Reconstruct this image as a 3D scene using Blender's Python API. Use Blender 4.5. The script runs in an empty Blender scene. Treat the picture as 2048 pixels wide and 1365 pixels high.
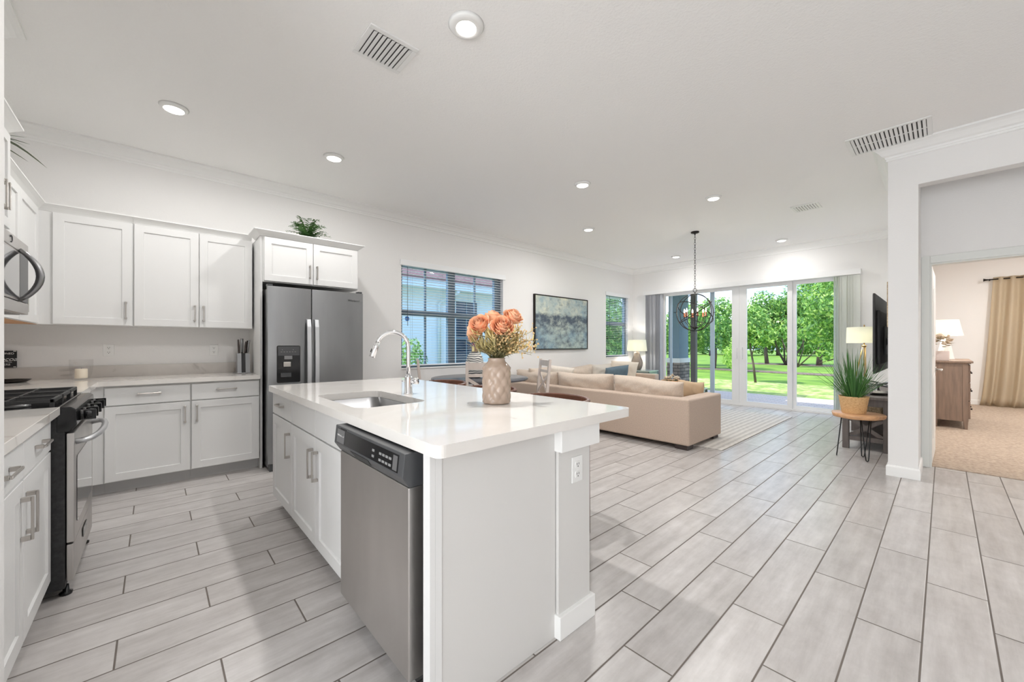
import bpy, bmesh, math, random
from mathutils import Vector, Matrix, Euler
random.seed(7)
R = math.radians
C = bpy.context.scene.collection
S = bpy.context.scene

# ---------------------------------------------------------------- camera, world, sun, exposure
cam_d = bpy.data.cameras.new('camera'); cam = bpy.data.objects.new('camera', cam_d); C.objects.link(cam)
YAW = math.atan2(864, 786)
cam.location = (0, 0, 1.22); cam.rotation_euler = (R(90), 0, YAW)
cam_d.sensor_width = 36; cam_d.lens = 786 / 2048 * 36; cam_d.shift_y = 7.5 / 2048
cam_d.clip_start = 0.02; cam_d.clip_end = 400
S.camera = cam
S.view_settings.view_transform = 'Standard'; S.view_settings.look = 'None'
S.view_settings.gamma = 1; S.view_settings.exposure = 1.11
S.view_settings.use_curve_mapping = False
S.cycles.max_bounces = 16; S.cycles.diffuse_bounces = 12; S.cycles.glossy_bounces = 4
S.cycles.transparent_max_bounces = 16; S.cycles.transmission_bounces = 6
S.cycles.sample_clamp_indirect = 4.0; S.cycles.caustics_reflective = False; S.cycles.caustics_refractive = False
S.cycles.use_denoising = True

def make_world():
    w = bpy.data.worlds.new('sky'); S.world = w; w.use_nodes = True
    nt = w.node_tree; N = nt.nodes; L = nt.links; N.clear()
    out = N.new('ShaderNodeOutputWorld'); bg = N.new('ShaderNodeBackground')
    tc = N.new('ShaderNodeTexCoord'); sep = N.new('ShaderNodeSeparateXYZ')
    L.new(tc.outputs['Generated'], sep.inputs[0])
    ramp = N.new('ShaderNodeValToRGB')
    ramp.color_ramp.elements[0].position = 0.0; ramp.color_ramp.elements[0].color = (0.50, 0.68, 0.94, 1)
    ramp.color_ramp.elements[1].position = 0.6; ramp.color_ramp.elements[1].color = (0.22, 0.42, 0.80, 1)
    L.new(sep.outputs['Z'], ramp.inputs[0])
    mp = N.new('ShaderNodeMapping'); mp.inputs['Scale'].default_value = (1, 1, 2.6)
    L.new(tc.outputs['Generated'], mp.inputs[0])
    nz = N.new('ShaderNodeTexNoise'); nz.inputs['Scale'].default_value = 3.2; nz.inputs['Detail'].default_value = 7
    L.new(mp.outputs[0], nz.inputs['Vector'])
    cr = N.new('ShaderNodeValToRGB'); cr.color_ramp.elements[0].position = 0.47; cr.color_ramp.elements[1].position = 0.68
    L.new(nz.outputs[0], cr.inputs[0])
    mx = N.new('ShaderNodeMix'); mx.data_type = 'RGBA'
    L.new(cr.outputs[0], mx.inputs[0]); L.new(ramp.outputs[0], mx.inputs[6]); mx.inputs[7].default_value = (1.0, 1.0, 1.0, 1)
    L.new(mx.outputs[2], bg.inputs['Color']); bg.inputs['Strength'].default_value = 1.4
    L.new(bg.outputs[0], out.inputs[0])
make_world()

sun_d = bpy.data.lights.new('sun', 'SUN'); sun = bpy.data.objects.new('sun', sun_d); C.objects.link(sun)
sun_d.energy = 2.7; sun_d.angle = R(0.6); sun_d.color = (1.0, 0.95, 0.86)
sun.rotation_euler = Vector((-0.30, -0.42, 0.86)).to_track_quat('Z', 'Y').to_euler()

# added fill lamps behind the camera; the walls there have no windows
def fill_light(name, loc, rot, sx, sy, watts, col=(0.93, 0.97, 1.0)):
    d = bpy.data.lights.new(name, 'AREA'); d.shape = 'RECTANGLE'; d.size = sx; d.size_y = sy; d.energy = watts; d.color = col
    o = bpy.data.objects.new(name, d); C.objects.link(o); o.location = loc; o.rotation_euler = rot
fill_light('hall_fill_light', (2.96, 1.2, 1.35), (R(90), 0, R(90)), 6.4, 2.0, 3)
fill_light('entry_fill_light', (0.6, -3.46, 1.35), (R(90), 0, 0), 3.6, 2.0, 70)

# ---------------------------------------------------------------- materials
def sr(r, g, b):
    f = lambda c: (c / 255 / 12.92) if c <= 10 else ((c / 255 + 0.055) / 1.055) ** 2.4
    return (f(r), f(g), f(b), 1)

def mat(name, col, rough=0.5, metal=0.0, var=None, bump=None, spec=None, coat=0.0, emit=None, sheen=0.0):
    """col linear rgba; var=(scale, amount, stretch xyz); bump=(scale, strength, stretch xyz)"""
    m = bpy.data.materials.new(name); m.use_nodes = True
    nt = m.node_tree; N = nt.nodes; L = nt.links
    b = N['Principled BSDF']
    b.inputs['Base Color'].default_value = col; b.inputs['Roughness'].default_value = rough
    b.inputs['Metallic'].default_value = metal
    if spec is not None: b.inputs['Specular IOR Level'].default_value = spec
    if coat: b.inputs['Coat Weight'].default_value = coat; b.inputs['Coat Roughness'].default_value = 0.06
    if sheen: b.inputs['Sheen Weight'].default_value = sheen
    if emit: b.inputs['Emission Color'].default_value = emit[0]; b.inputs['Emission Strength'].default_value = emit[1]
    tc = N.new('ShaderNodeTexCoord')
    def noise(scale, st, detail=4):
        mp = N.new('ShaderNodeMapping'); mp.inputs['Scale'].default_value = st
        L.new(tc.outputs['Object'], mp.inputs[0])
        nz = N.new('ShaderNodeTexNoise'); nz.inputs['Scale'].default_value = scale; nz.inputs['Detail'].default_value = detail
        L.new(mp.outputs[0], nz.inputs['Vector']); return nz
    if var:
        nz = noise(var[0], var[2] if len(var) > 2 else (1, 1, 1))
        mr = N.new('ShaderNodeMapRange'); mr.inputs[1].default_value = 0.3; mr.inputs[2].default_value = 0.7
        mr.inputs[3].default_value = 1 - var[1]; mr.inputs[4].default_value = 1 + var[1]
        L.new(nz.outputs[0], mr.inputs[0])
        vm = N.new('ShaderNodeVectorMath'); vm.operation = 'SCALE'; vm.inputs[0].default_value = col[:3]
        L.new(mr.outputs[0], vm.inputs['Scale']); L.new(vm.outputs[0], b.inputs['Base Color'])
    if bump:
        nz = noise(bump[0], bump[2] if len(bump) > 2 else (1, 1, 1), 3)
        bp = N.new('ShaderNodeBump'); bp.inputs['Strength'].default_value = bump[1]; bp.inputs['Distance'].default_value = 0.01
        L.new(nz.outputs[0], bp.inputs['Height']); L.new(bp.outputs[0], b.inputs['Normal'])
    return m

def glass_mat(name, tint=(1, 1, 1, 1), refl=0.06):
    """thin window glass: clear with a faint reflection"""
    m = bpy.data.materials.new(name); m.use_nodes = True
    nt = m.node_tree; N = nt.nodes; L = nt.links; N.clear()
    out = N.new('ShaderNodeOutputMaterial'); mx = N.new('ShaderNodeMixShader')
    tr = N.new('ShaderNodeBsdfTransparent'); tr.inputs[0].default_value = tint
    gl = N.new('ShaderNodeBsdfGlossy'); gl.inputs['Roughness'].default_value = 0.02
    mx.inputs[0].default_value = refl
    L.new(tr.outputs[0], mx.inputs[1]); L.new(gl.outputs[0], mx.inputs[2]); L.new(mx.outputs[0], out.inputs[0])
    return m

def tile_mat():
    m = bpy.data.materials.new('plank_tile'); m.use_nodes = True
    nt = m.node_tree; N = nt.nodes; L = nt.links; b = N['Principled BSDF']; b.inputs['Specular IOR Level'].default_value = 0.32
    tc = N.new('ShaderNodeTexCoord'); sp = N.new('ShaderNodeSeparateXYZ'); L.new(tc.outputs['Object'], sp.inputs[0])
    def M(op, a, bb=None, c=None):
        n = N.new('ShaderNodeMath'); n.operation = op
        for i, v in enumerate((a, bb, c)):
            if v is None: continue
            if isinstance(v, (int, float)): n.inputs[i].default_value = v
            else: L.new(v, n.inputs[i])
        return n.outputs[0]
    W, LEN, ST = 0.2033, 0.9133, 0.3044
    u = M('DIVIDE', M('ADD', sp.outputs[0], 0.0605), W)
    col = M('FLOOR', u); fu = M('SUBTRACT', u, col)
    v = M('DIVIDE', M('ADD', M('SUBTRACT', sp.outputs[1], 2.018), M('MULTIPLY', col, ST)), LEN)
    row = M('FLOOR', v); fv = M('SUBTRACT', v, row)
    du = M('MULTIPLY', M('MINIMUM', fu, M('SUBTRACT', 1.0, fu)), W)
    dv = M('MULTIPLY', M('MINIMUM', fv, M('SUBTRACT', 1.0, fv)), LEN)
    d = M('MINIMUM', du, dv)
    mr = N.new('ShaderNodeMapRange'); mr.inputs[1].default_value = 0.0026; mr.inputs[2].default_value = 0.0038
    L.new(d, mr.inputs[0]); tile = mr.outputs[0]
    cb = N.new('ShaderNodeCombineXYZ'); L.new(col, cb.inputs[0]); L.new(row, cb.inputs[1])
    wn = N.new('ShaderNodeTexWhiteNoise'); L.new(cb.outputs[0], wn.inputs['Vector'])
    off = N.new('ShaderNodeVectorMath'); off.operation = 'SCALE'; off.inputs['Scale'].default_value = 9.0
    L.new(wn.outputs['Color'], off.inputs[0])
    ad = N.new('ShaderNodeVectorMath'); L.new(tc.outputs['Object'], ad.inputs[0]); L.new(off.outputs[0], ad.inputs[1])
    def nz(scale, st, det):
        mp = N.new('ShaderNodeMapping'); mp.inputs['Scale'].default_value = st; L.new(ad.outputs[0], mp.inputs[0])
        n = N.new('ShaderNodeTexNoise'); n.inputs['Scale'].default_value = scale; n.inputs['Detail'].default_value = det
        n.inputs['Roughness'].default_value = 0.65
        L.new(mp.outputs[0], n.inputs['Vector']); return n.outputs[0]
    f = M('ADD', M('MULTIPLY', nz(3.0, (6, 0.7, 1), 6), 0.65), M('MULTIPLY', nz(9.0, (1.3, 1, 1), 6), 0.35))
    f = M('ADD', f, M('MULTIPLY', M('SUBTRACT', wn.outputs['Value'], 0.5), 0.10))
    rp = N.new('ShaderNodeValToRGB'); e = rp.color_ramp.elements
    e[0].position = 0.32; e[0].color = sr(170, 165, 162); e[1].position = 0.68; e[1].color = sr(205, 201, 199)
    L.new(f, rp.inputs[0])
    mx = N.new('ShaderNodeMix'); mx.data_type = 'RGBA'; L.new(tile, mx.inputs[0])
    mx.inputs[6].default_value = sr(112, 104, 98); L.new(rp.outputs[0], mx.inputs[7])
    L.new(mx.outputs[2], b.inputs['Base Color'])
    rr = M('SUBTRACT', 0.85, M('MULTIPLY', tile, 0.57)); L.new(rr, b.inputs['Roughness'])
    h = N.new('ShaderNodeMapRange'); h.inputs[1].default_value = 0.0010; h.inputs[2].default_value = 0.0060; L.new(d, h.inputs[0])
    bp = N.new('ShaderNodeBump'); bp.inputs['Strength'].default_value = 0.6; bp.inputs['Distance'].default_value = 0.002
    L.new(h.outputs[0], bp.inputs['Height']); L.new(bp.outputs[0], b.inputs['Normal'])
    return m

def ramp_mat(name, stops, scale, stretch=(1, 1, 1), rough=0.6, detail=6, dist=0.0, bump=0.0, kind='noise', metal=0.0, bands='X'):
    m = bpy.data.materials.new(name); m.use_nodes = True
    nt = m.node_tree; N = nt.nodes; L = nt.links; b = N['Principled BSDF']
    b.inputs['Roughness'].default_value = rough; b.inputs['Metallic'].default_value = metal
    tc = N.new('ShaderNodeTexCoord'); mp = N.new('ShaderNodeMapping'); mp.inputs['Scale'].default_value = stretch
    L.new(tc.outputs['Object'], mp.inputs[0])
    if kind == 'wave':
        nz = N.new('ShaderNodeTexWave'); nz.inputs['Scale'].default_value = scale; nz.inputs['Distortion'].default_value = dist
        nz.inputs['Detail'].default_value = detail; nz.bands_direction = bands; o = nz.outputs['Fac']
    elif kind == 'voronoi':
        nz = N.new('ShaderNodeTexVoronoi'); nz.inputs['Scale'].default_value = scale; o = nz.outputs['Distance']
    else:
        nz = N.new('ShaderNodeTexNoise'); nz.inputs['Scale'].default_value = scale; nz.inputs['Detail'].default_value = detail
        nz.inputs['Distortion'].default_value = dist; o = nz.outputs[0]
    L.new(mp.outputs[0], nz.inputs['Vector'])
    rp = N.new('ShaderNodeValToRGB'); e = rp.color_ramp.elements
    while len(e) < len(stops): e.new(0.5)
    for i, (p, c) in enumerate(stops): e[i].position = p; e[i].color = c
    L.new(o, rp.inputs[0]); L.new(rp.outputs[0], b.inputs['Base Color'])
    if bump:
        bp = N.new('ShaderNodeBump'); bp.inputs['Strength'].default_value = bump; bp.inputs['Distance'].default_value = 0.01
        L.new(o, bp.inputs['Height']); L.new(bp.outputs[0], b.inputs['Normal'])
    return m

def brick_mat(name, c1, c2, mortar, bw, bh, gap, axes=(0, 1, 2), rough=0.8, bump=0.5):
    m = bpy.data.materials.new(name); m.use_nodes = True
    nt = m.node_tree; N = nt.nodes; L = nt.links; b = N['Principled BSDF']; b.inputs['Roughness'].default_value = rough
    tc = N.new('ShaderNodeTexCoord'); sp = N.new('ShaderNodeSeparateXYZ'); L.new(tc.outputs['Object'], sp.inputs[0])
    cb = N.new('ShaderNodeCombineXYZ')
    if axes == 'side':
        ad = N.new('ShaderNodeMath'); L.new(sp.outputs[0], ad.inputs[0]); L.new(sp.outputs[1], ad.inputs[1])
        L.new(ad.outputs[0], cb.inputs[0]); L.new(sp.outputs[2], cb.inputs[1])
    else:
        for i, a in enumerate(axes): L.new(sp.outputs[a], cb.inputs[i])
    br = N.new('ShaderNodeTexBrick'); br.inputs['Scale'].default_value = 1.0
    br.inputs['Color1'].default_value = c1; br.inputs['Color2'].default_value = c2; br.inputs['Mortar'].default_value = mortar
    br.inputs['Brick Width'].default_value = bw; br.inputs['Row Height'].default_value = bh; br.inputs['Mortar Size'].default_value = gap
    L.new(cb.outputs[0], br.inputs['Vector']); L.new(br.outputs['Color'], b.inputs['Base Color'])
    bp = N.new('ShaderNodeBump'); bp.inputs['Strength'].default_value = bump; bp.invert = True
    L.new(br.outputs['Fac'], bp.inputs['Height']); L.new(bp.outputs[0], b.inputs['Normal'])
    return m

def leaf_mat(name, col, trans=0.35):
    m = bpy.data.materials.new(name); m.use_nodes = True
    nt = m.node_tree; N = nt.nodes; L = nt.links; N.clear()
    out = N.new('ShaderNodeOutputMaterial'); mx = N.new('ShaderNodeMixShader'); mx.inputs[0].default_value = trans
    d = N.new('ShaderNodeBsdfPrincipled'); d.inputs['Base Color'].default_value = col; d.inputs['Roughness'].default_value = 0.55
    t = N.new('ShaderNodeBsdfTranslucent'); t.inputs[0].default_value = (min(col[0]*1.5, 1), min(col[1]*1.4, 1), col[2], 1)
    L.new(d.outputs[0], mx.inputs[1]); L.new(t.outputs[0], mx.inputs[2]); L.new(mx.outputs[0], out.inputs[0])
    return m

M = {}
M['wall'] = mat('wall_paint', (0.80, 0.792, 0.785, 1), 0.75, bump=(90, 0.10), spec=0.3)
M['ceil'] = mat('ceiling_paint', (0.88, 0.875, 0.865, 1), 0.85, bump=(70, 0.22), spec=0.2)
M['trim'] = mat('trim_paint', (0.84, 0.84, 0.83, 1), 0.45)
M['cab'] = mat('cabinet_white', (0.74, 0.74, 0.735, 1), 0.38)
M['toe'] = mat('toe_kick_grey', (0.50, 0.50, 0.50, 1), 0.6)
M['ply'] = mat('bare_ply', sr(196, 150, 110), 0.7)
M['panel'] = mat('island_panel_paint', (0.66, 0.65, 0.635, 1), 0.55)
M['tile'] = tile_mat()
M['quartz'] = ramp_mat('quartz', [(0.30, sr(196, 188, 180)), (0.36, sr(226, 222, 217)), (1.0, sr(236, 233, 230))], 2.6, (1, 1, 1), 0.06, 9, 1.2)
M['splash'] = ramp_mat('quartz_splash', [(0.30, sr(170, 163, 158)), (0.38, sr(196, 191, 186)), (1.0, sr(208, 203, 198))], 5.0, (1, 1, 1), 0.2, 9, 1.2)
M['steel'] = mat('stainless', (0.31, 0.315, 0.32, 1), 0.32, 1.0, var=(3, 0.14, (1, 1, 0.25)), bump=(60, 0.02, (1, 1, 0.02)))
M['steel_d'] = mat('stainless_dark', (0.28, 0.28, 0.285, 1), 0.34, 1.0, var=(3, 0.1, (1, 1, 0.3)))
M['steel_w'] = mat('stainless_warm', (0.56, 0.54, 0.525, 1), 0.36, 1.0, var=(2.2, 0.16, (1, 1, 0.3)), bump=(60, 0.02, (0.02, 1, 1)))
M['nickel'] = mat('satin_nickel', (0.52, 0.49, 0.46, 1), 0.28, 1.0)
M['chrome'] = mat('chrome', (0.82, 0.82, 0.83, 1), 0.06, 1.0)
M['bar'] = mat('brushed_bar', (0.62, 0.63, 0.65, 1), 0.38, 0.85)
M['black'] = mat('black_enamel', (0.008, 0.008, 0.009, 1), 0.16)
M['blackm'] = mat('black_matte', (0.02, 0.02, 0.021, 1), 0.6, var=(60, 0.5))
M['iron'] = mat('cast_iron', (0.018, 0.018, 0.019, 1), 0.5)
M['ctrl'] = mat('control_grey', (0.06, 0.062, 0.066, 1), 0.35)
M['ovenglass'] = mat('oven_glass', (0.05, 0.05, 0.055, 1), 0.04, coat=1.0)
M['lcd'] = mat('button_print', (0.25, 0.25, 0.25, 1), 0.5)
M['badge'] = mat('badge_grey', (0.24, 0.24, 0.245, 1), 0.3, 0.6)
M['white'] = mat('white_plastic', (0.80, 0.80, 0.79, 1), 0.4)
M['dark'] = mat('dark_slot', (0.03, 0.03, 0.03, 1), 0.6)
M['duct'] = mat('duct_interior', (0.10, 0.10, 0.10, 1), 0.8)
M['ink'] = mat('white_ink', (0.75, 0.75, 0.74, 1), 0.6)
M['frame'] = mat('window_frame_backlit', sr(108, 124, 136), 0.5)  # backlit shade of the frames put into their colour
M['vinyl'] = mat('white_vinyl', (0.80, 0.80, 0.80, 1), 0.4)
M['blind'] = mat('blind_white', (0.80, 0.81, 0.82, 1), 0.45)
M['vblind'] = mat('vertical_blind_grey', (0.44, 0.45, 0.48, 1), 0.6)
M['vblind2'] = leaf_mat('vertical_blind_sheer', (0.80, 0.82, 0.82, 1), 0.25)
M['cord'] = mat('cord', (0.12, 0.13, 0.14, 1), 0.6)
M['glass'] = glass_mat('window_glass', (0.97, 0.985, 0.98, 1), 0.012)
M['tintglass'] = glass_mat('tinted_window_glass', (0.80, 0.90, 1.0, 1), 0.04)
M['cup'] = glass_mat('cup_glass', (0.988, 0.988, 0.988, 1), 0.06)
M['wax'] = mat('wax', sr(238, 226, 205), 0.5)
M['sofa'] = mat('sofa_linen', sr(196, 176, 160), 0.9, var=(90, 0.10, (1, 1, 1)), bump=(240, 0.25), spec=0.2, sheen=0.15)
M['cush'] = mat('cushion_linen', sr(200, 184, 169), 0.9, var=(60, 0.08), bump=(200, 0.25), spec=0.2, sheen=0.15)
M['cush_l'] = mat('cushion_light', sr(214, 206, 196), 0.9, var=(60, 0.06), bump=(200, 0.2), spec=0.2)
M['cream'] = mat('cream_linen', sr(232, 220, 204), 0.9, bump=(200, 0.2), spec=0.2)
M['tan'] = mat('tan_linen', sr(204, 178, 148), 0.9, bump=(200, 0.2), spec=0.2)
M['blue'] = mat('slate_blue_linen', sr(104, 122, 134), 0.9, var=(120, 0.12), bump=(200, 0.3), spec=0.2)
M['foot'] = mat('espresso_wood', sr(58, 48, 46), 0.4)
M['walnut'] = mat('walnut', sr(104, 66, 50), 0.35, var=(6, 0.25, (1, 8, 8)))
M['washed'] = mat('whitewashed_wood', sr(206, 194, 186), 0.55, var=(8, 0.08, (1, 1, 0.3)))
M['table'] = mat('charcoal_table', sr(84, 84, 90), 0.25, var=(5, 0.05))
M['rug'] = ramp_mat('woven_rug', [(0.0, sr(184, 180, 175)), (0.5, sr(204, 200, 195)), (1.0, sr(214, 210, 204))], 13.0, (0.3, 3.0, 1), 0.95, 3, 3.0, 0.4, 'wave')
M['grey_wood'] = mat('weathered_grey_wood', sr(98, 90, 86), 0.5, var=(7, 0.18, (8, 1, 1)))
M['dress'] = mat('dresser_wood', sr(128, 106, 90), 0.45, var=(6, 0.18, (6, 6, 0.6)))
M['stool'] = mat('acacia', sr(206, 158, 116), 0.4, var=(7, 0.18, (1, 6, 6)))
M['basket'] = ramp_mat('seagrass', [(0.1, sr(170, 124, 78)), (0.5, sr(216, 176, 126)), (1.0, sr(232, 200, 154))], 60, (1, 1, 2.2), 0.8, 2, 0, 0.8)
M['wire'] = mat('black_wire', (0.02, 0.02, 0.02, 1), 0.4, 0.5)
M['bronze'] = mat('oil_bronze', (0.025, 0.02, 0.018, 1), 0.4, 0.7)
M['brass'] = mat('brass', sr(190, 158, 100), 0.3, 0.9)
M['shade'] = leaf_mat('lamp_shade', (0.86, 0.855, 0.84, 1), 0.45)
M['ceramic'] = ramp_mat('reactive_ceramic', [(0.35, sr(98, 84, 72)), (0.6, sr(158, 144, 130))], 6, (1, 1, 0.5), 0.3, 5)
M['vase'] = mat('stoneware', sr(170, 150, 135), 0.18, bump=(30, 0.05))
M['planter'] = mat('blush_ceramic', sr(214, 200, 194), 0.5)
M['whitecer'] = mat('white_ceramic', (0.78, 0.74, 0.72, 1), 0.35)
M['tv'] = mat('tv_back', (0.028, 0.028, 0.03, 1), 0.55)
M['screen'] = mat('tv_screen', (0.01, 0.01, 0.012, 1), 0.1)
M['silver'] = mat('silver_leaf', (0.62, 0.60, 0.57, 1), 0.22, 1.0)
M['teal'] = mat('mirrored_teal', sr(186, 204, 202), 0.15, 0.3)
M['tealframe'] = mat('teal_frame', sr(96, 118, 118), 0.3, 0.2)
M['wicker'] = ramp_mat('wicker', [(0.2, sr(120, 98, 72)), (0.7, sr(206, 186, 156))], 70, (1, 1, 1), 0.8, 2, 0, 0.6)
M['carpet'] = ramp_mat('carpet', [(0.3, sr(158, 140, 124)), (0.7, sr(192, 175, 158))], 38, (1, 1, 1), 1.0, 8, 0.3, 0.9)
M['drape'] = mat('beige_drape', sr(228, 216, 194), 0.85, bump=(160, 0.12))
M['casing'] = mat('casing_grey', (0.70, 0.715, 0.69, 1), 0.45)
M['lens'] = mat('lit_lens', (0.9, 0.9, 0.88, 1), 0.4, emit=((1.0, 0.94, 0.84, 1), 5.0))
M['bulb'] = mat('lit_bulb', (0.9, 0.9, 0.85, 1), 0.2, emit=((1.0, 0.86, 0.62, 1), 7.0))
M['rose'] = mat('rose_petal', sr(242, 196, 162), 0.75, var=(30, 0.15), spec=0.2)
M['olive'] = leaf_mat('olive_leaf', sr(150, 142, 104), 0.25)
M['straw'] = leaf_mat('dried_straw', sr(206, 196, 150), 0.3)
M['bloom'] = mat('dried_bloom', sr(222, 190, 140), 0.8)
M['mauve'] = leaf_mat('mauve_sprig', sr(164, 110, 120), 0.2)
M['stem'] = mat('stem', sr(96, 92, 58), 0.7)
M['fern'] = leaf_mat('fern_green', sr(70, 108, 60), 0.3)
M['palm'] = leaf_mat('palm_green', sr(64, 76, 52), 0.2)
M['grassblade'] = leaf_mat('grass_blade', sr(72, 118, 62), 0.3)
M['leaf1'] = leaf_mat('tree_leaf_dark', sr(86, 130, 66), 0.45)
M['leaf2'] = leaf_mat('tree_leaf_mid', sr(124, 168, 82), 0.45)
M['leaf3'] = leaf_mat('tree_leaf_light', sr(188, 214, 128), 0.45)
M['bark'] = mat('bark', sr(98, 84, 74), 0.9, var=(12, 0.3, (1, 1, 0.2)))
M['lawn'] = ramp_mat('lawn_grass', [(0.35, sr(84, 118, 28)), (0.55, sr(108, 142, 38)), (0.75, sr(132, 156, 58))], 1.2, (1, 1, 1), 1.0, 12)
M['drylawn'] = ramp_mat('dry_lawn', [(0.38, sr(112, 142, 60)), (0.55, sr(158, 168, 96)), (0.70, sr(206, 198, 150))], 5, (1, 1, 1), 1.0, 14)
M['mulch'] = ramp_mat('mulch', [(0.3, sr(66, 52, 44)), (0.7, sr(140, 120, 106))], 9, (1, 1, 1), 1.0, 8)
M['paver'] = brick_mat('pavers', sr(206, 186, 180), sr(190, 176, 174), sr(150, 140, 136), 0.22, 0.11, 0.006)
M['stucco'] = mat('stucco_blue', sr(112, 132, 146), 0.85, bump=(60, 0.3))
M['capw'] = mat('cap_white', sr(212, 214, 214), 0.7)
M['stone'] = brick_mat('ledgestone', sr(150, 140, 132), sr(88, 84, 84), sr(50, 48, 48), 0.24, 0.085, 0.008, 'side', 0.85, 1.0)
M['screenpost'] = mat('bronze_post', sr(86, 80, 80), 0.5)
M['nwall'] = mat('neighbour_stucco', sr(240, 242, 244), 0.9, bump=(50, 0.2))
M['nwhite'] = mat('neighbour_trim', sr(226, 230, 232), 0.6)
M['roof'] = ramp_mat('roof_tile', [(0.2, sr(92, 58, 52)), (0.8, sr(168, 118, 104))], 5, (1, 6, 1), 0.9, 3, 0.4, 0.8, 'wave')
M['npane'] = mat('neighbour_glass', sr(48, 62, 78), 0.05, coat=0.6)
M['bluedot'] = mat('blue_sticker', sr(50, 120, 200), 0.5)
M['stripe'] = ramp_mat('striped_glaze', [(0.40, sr(84, 86, 90)), (0.6, sr(226, 222, 214))], 11, (1, 1, 1), 0.4, 1, 3.5, 0, 'wave', bands='Z')
def painting_mat():
    m = bpy.data.materials.new('abstract_canvas'); m.use_nodes = True
    nt = m.node_tree; N = nt.nodes; L = nt.links; b = N['Principled BSDF']; b.inputs['Roughness'].default_value = 0.6
    tc = N.new('ShaderNodeTexCoord'); sp = N.new('ShaderNodeSeparateXYZ'); L.new(tc.outputs['Object'], sp.inputs[0])
    def nz(scale, det, st=(1, 1, 1)):
        mp = N.new('ShaderNodeMapping'); mp.inputs['Scale'].default_value = st; L.new(tc.outputs['Object'], mp.inputs[0])
        n = N.new('ShaderNodeTexNoise'); n.inputs['Scale'].default_value = scale; n.inputs['Detail'].default_value = det
        n.inputs['Roughness'].default_value = 0.7; L.new(mp.outputs[0], n.inputs['Vector']); return n.outputs[0]
    base = N.new('ShaderNodeValToRGB'); e = base.color_ramp.elements
    e[0].position = 0.35; e[0].color = sr(150, 174, 190); e[1].position = 0.62; e[1].color = sr(222, 222, 206)
    L.new(nz(2.2, 6), base.inputs[0])
    # vertical position: upper half creamy, lower half blue, dark band at the middle
    mr = N.new('ShaderNodeMapRange'); mr.inputs[1].default_value = 1.4; mr.inputs[2].default_value = 2.15; L.new(sp.outputs[2], mr.inputs[0])
    tint = N.new('ShaderNodeValToRGB'); t = tint.color_ramp.elements
    t[0].position = 0.0; t[0].color = sr(208, 224, 232); t[1].position = 1.0; t[1].color = sr(250, 247, 236)
    L.new(mr.outputs[0], tint.inputs[0])
    mx = N.new('ShaderNodeMix'); mx.data_type = 'RGBA'; mx.blend_type = 'MULTIPLY'; mx.inputs[0].default_value = 1.0
    L.new(base.outputs[0], mx.inputs[6]); L.new(tint.outputs[0], mx.inputs[7])
    # dark patina: strongest around two thirds of the height
    band = N.new('ShaderNodeValToRGB'); bb = band.color_ramp.elements
    bb[0].position = 0.0; bb[0].color = (0.33, 0.33, 0.33, 1); bb[1].position = 1.0; bb[1].color = (0.22, 0.22, 0.22, 1)
    x = bb.new(0.50); x.color = (0.50, 0.50, 0.50, 1); x = bb.new(0.60); x.color = (0.24, 0.24, 0.24, 1)
    L.new(mr.outputs[0], band.inputs[0])
    n2 = nz(7, 10, (1, 1, 1.4))
    ad = N.new('ShaderNodeMath'); L.new(band.outputs[0], ad.inputs[0]); L.new(n2, ad.inputs[1])
    dm = N.new('ShaderNodeMapRange'); dm.inputs[1].default_value = 0.74; dm.inputs[2].default_value = 1.02; L.new(ad.outputs[0], dm.inputs[0])
    m2 = N.new('ShaderNodeMix'); m2.data_type = 'RGBA'; L.new(dm.outputs[0], m2.inputs[0]); L.new(mx.outputs[2], m2.inputs[6])
    m2.inputs[7].default_value = sr(72, 84, 98)
    L.new(m2.outputs[2], b.inputs['Base Color'])
    return m
M['art'] = painting_mat()

# ---------------------------------------------------------------- helpers
ID = lambda u, d, z: (u, d, z)
def face_px(X): return lambda u, d, z: (X - d, u, z)      # front faces +X
def face_mx(X): return lambda u, d, z: (X + d, u, z)      # front faces -X
def face_py(Y): return lambda u, d, z: (u, Y - d, z)      # front faces +Y
def face_my(Y): return lambda u, d, z: (u, Y + d, z)      # front faces -Y

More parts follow.
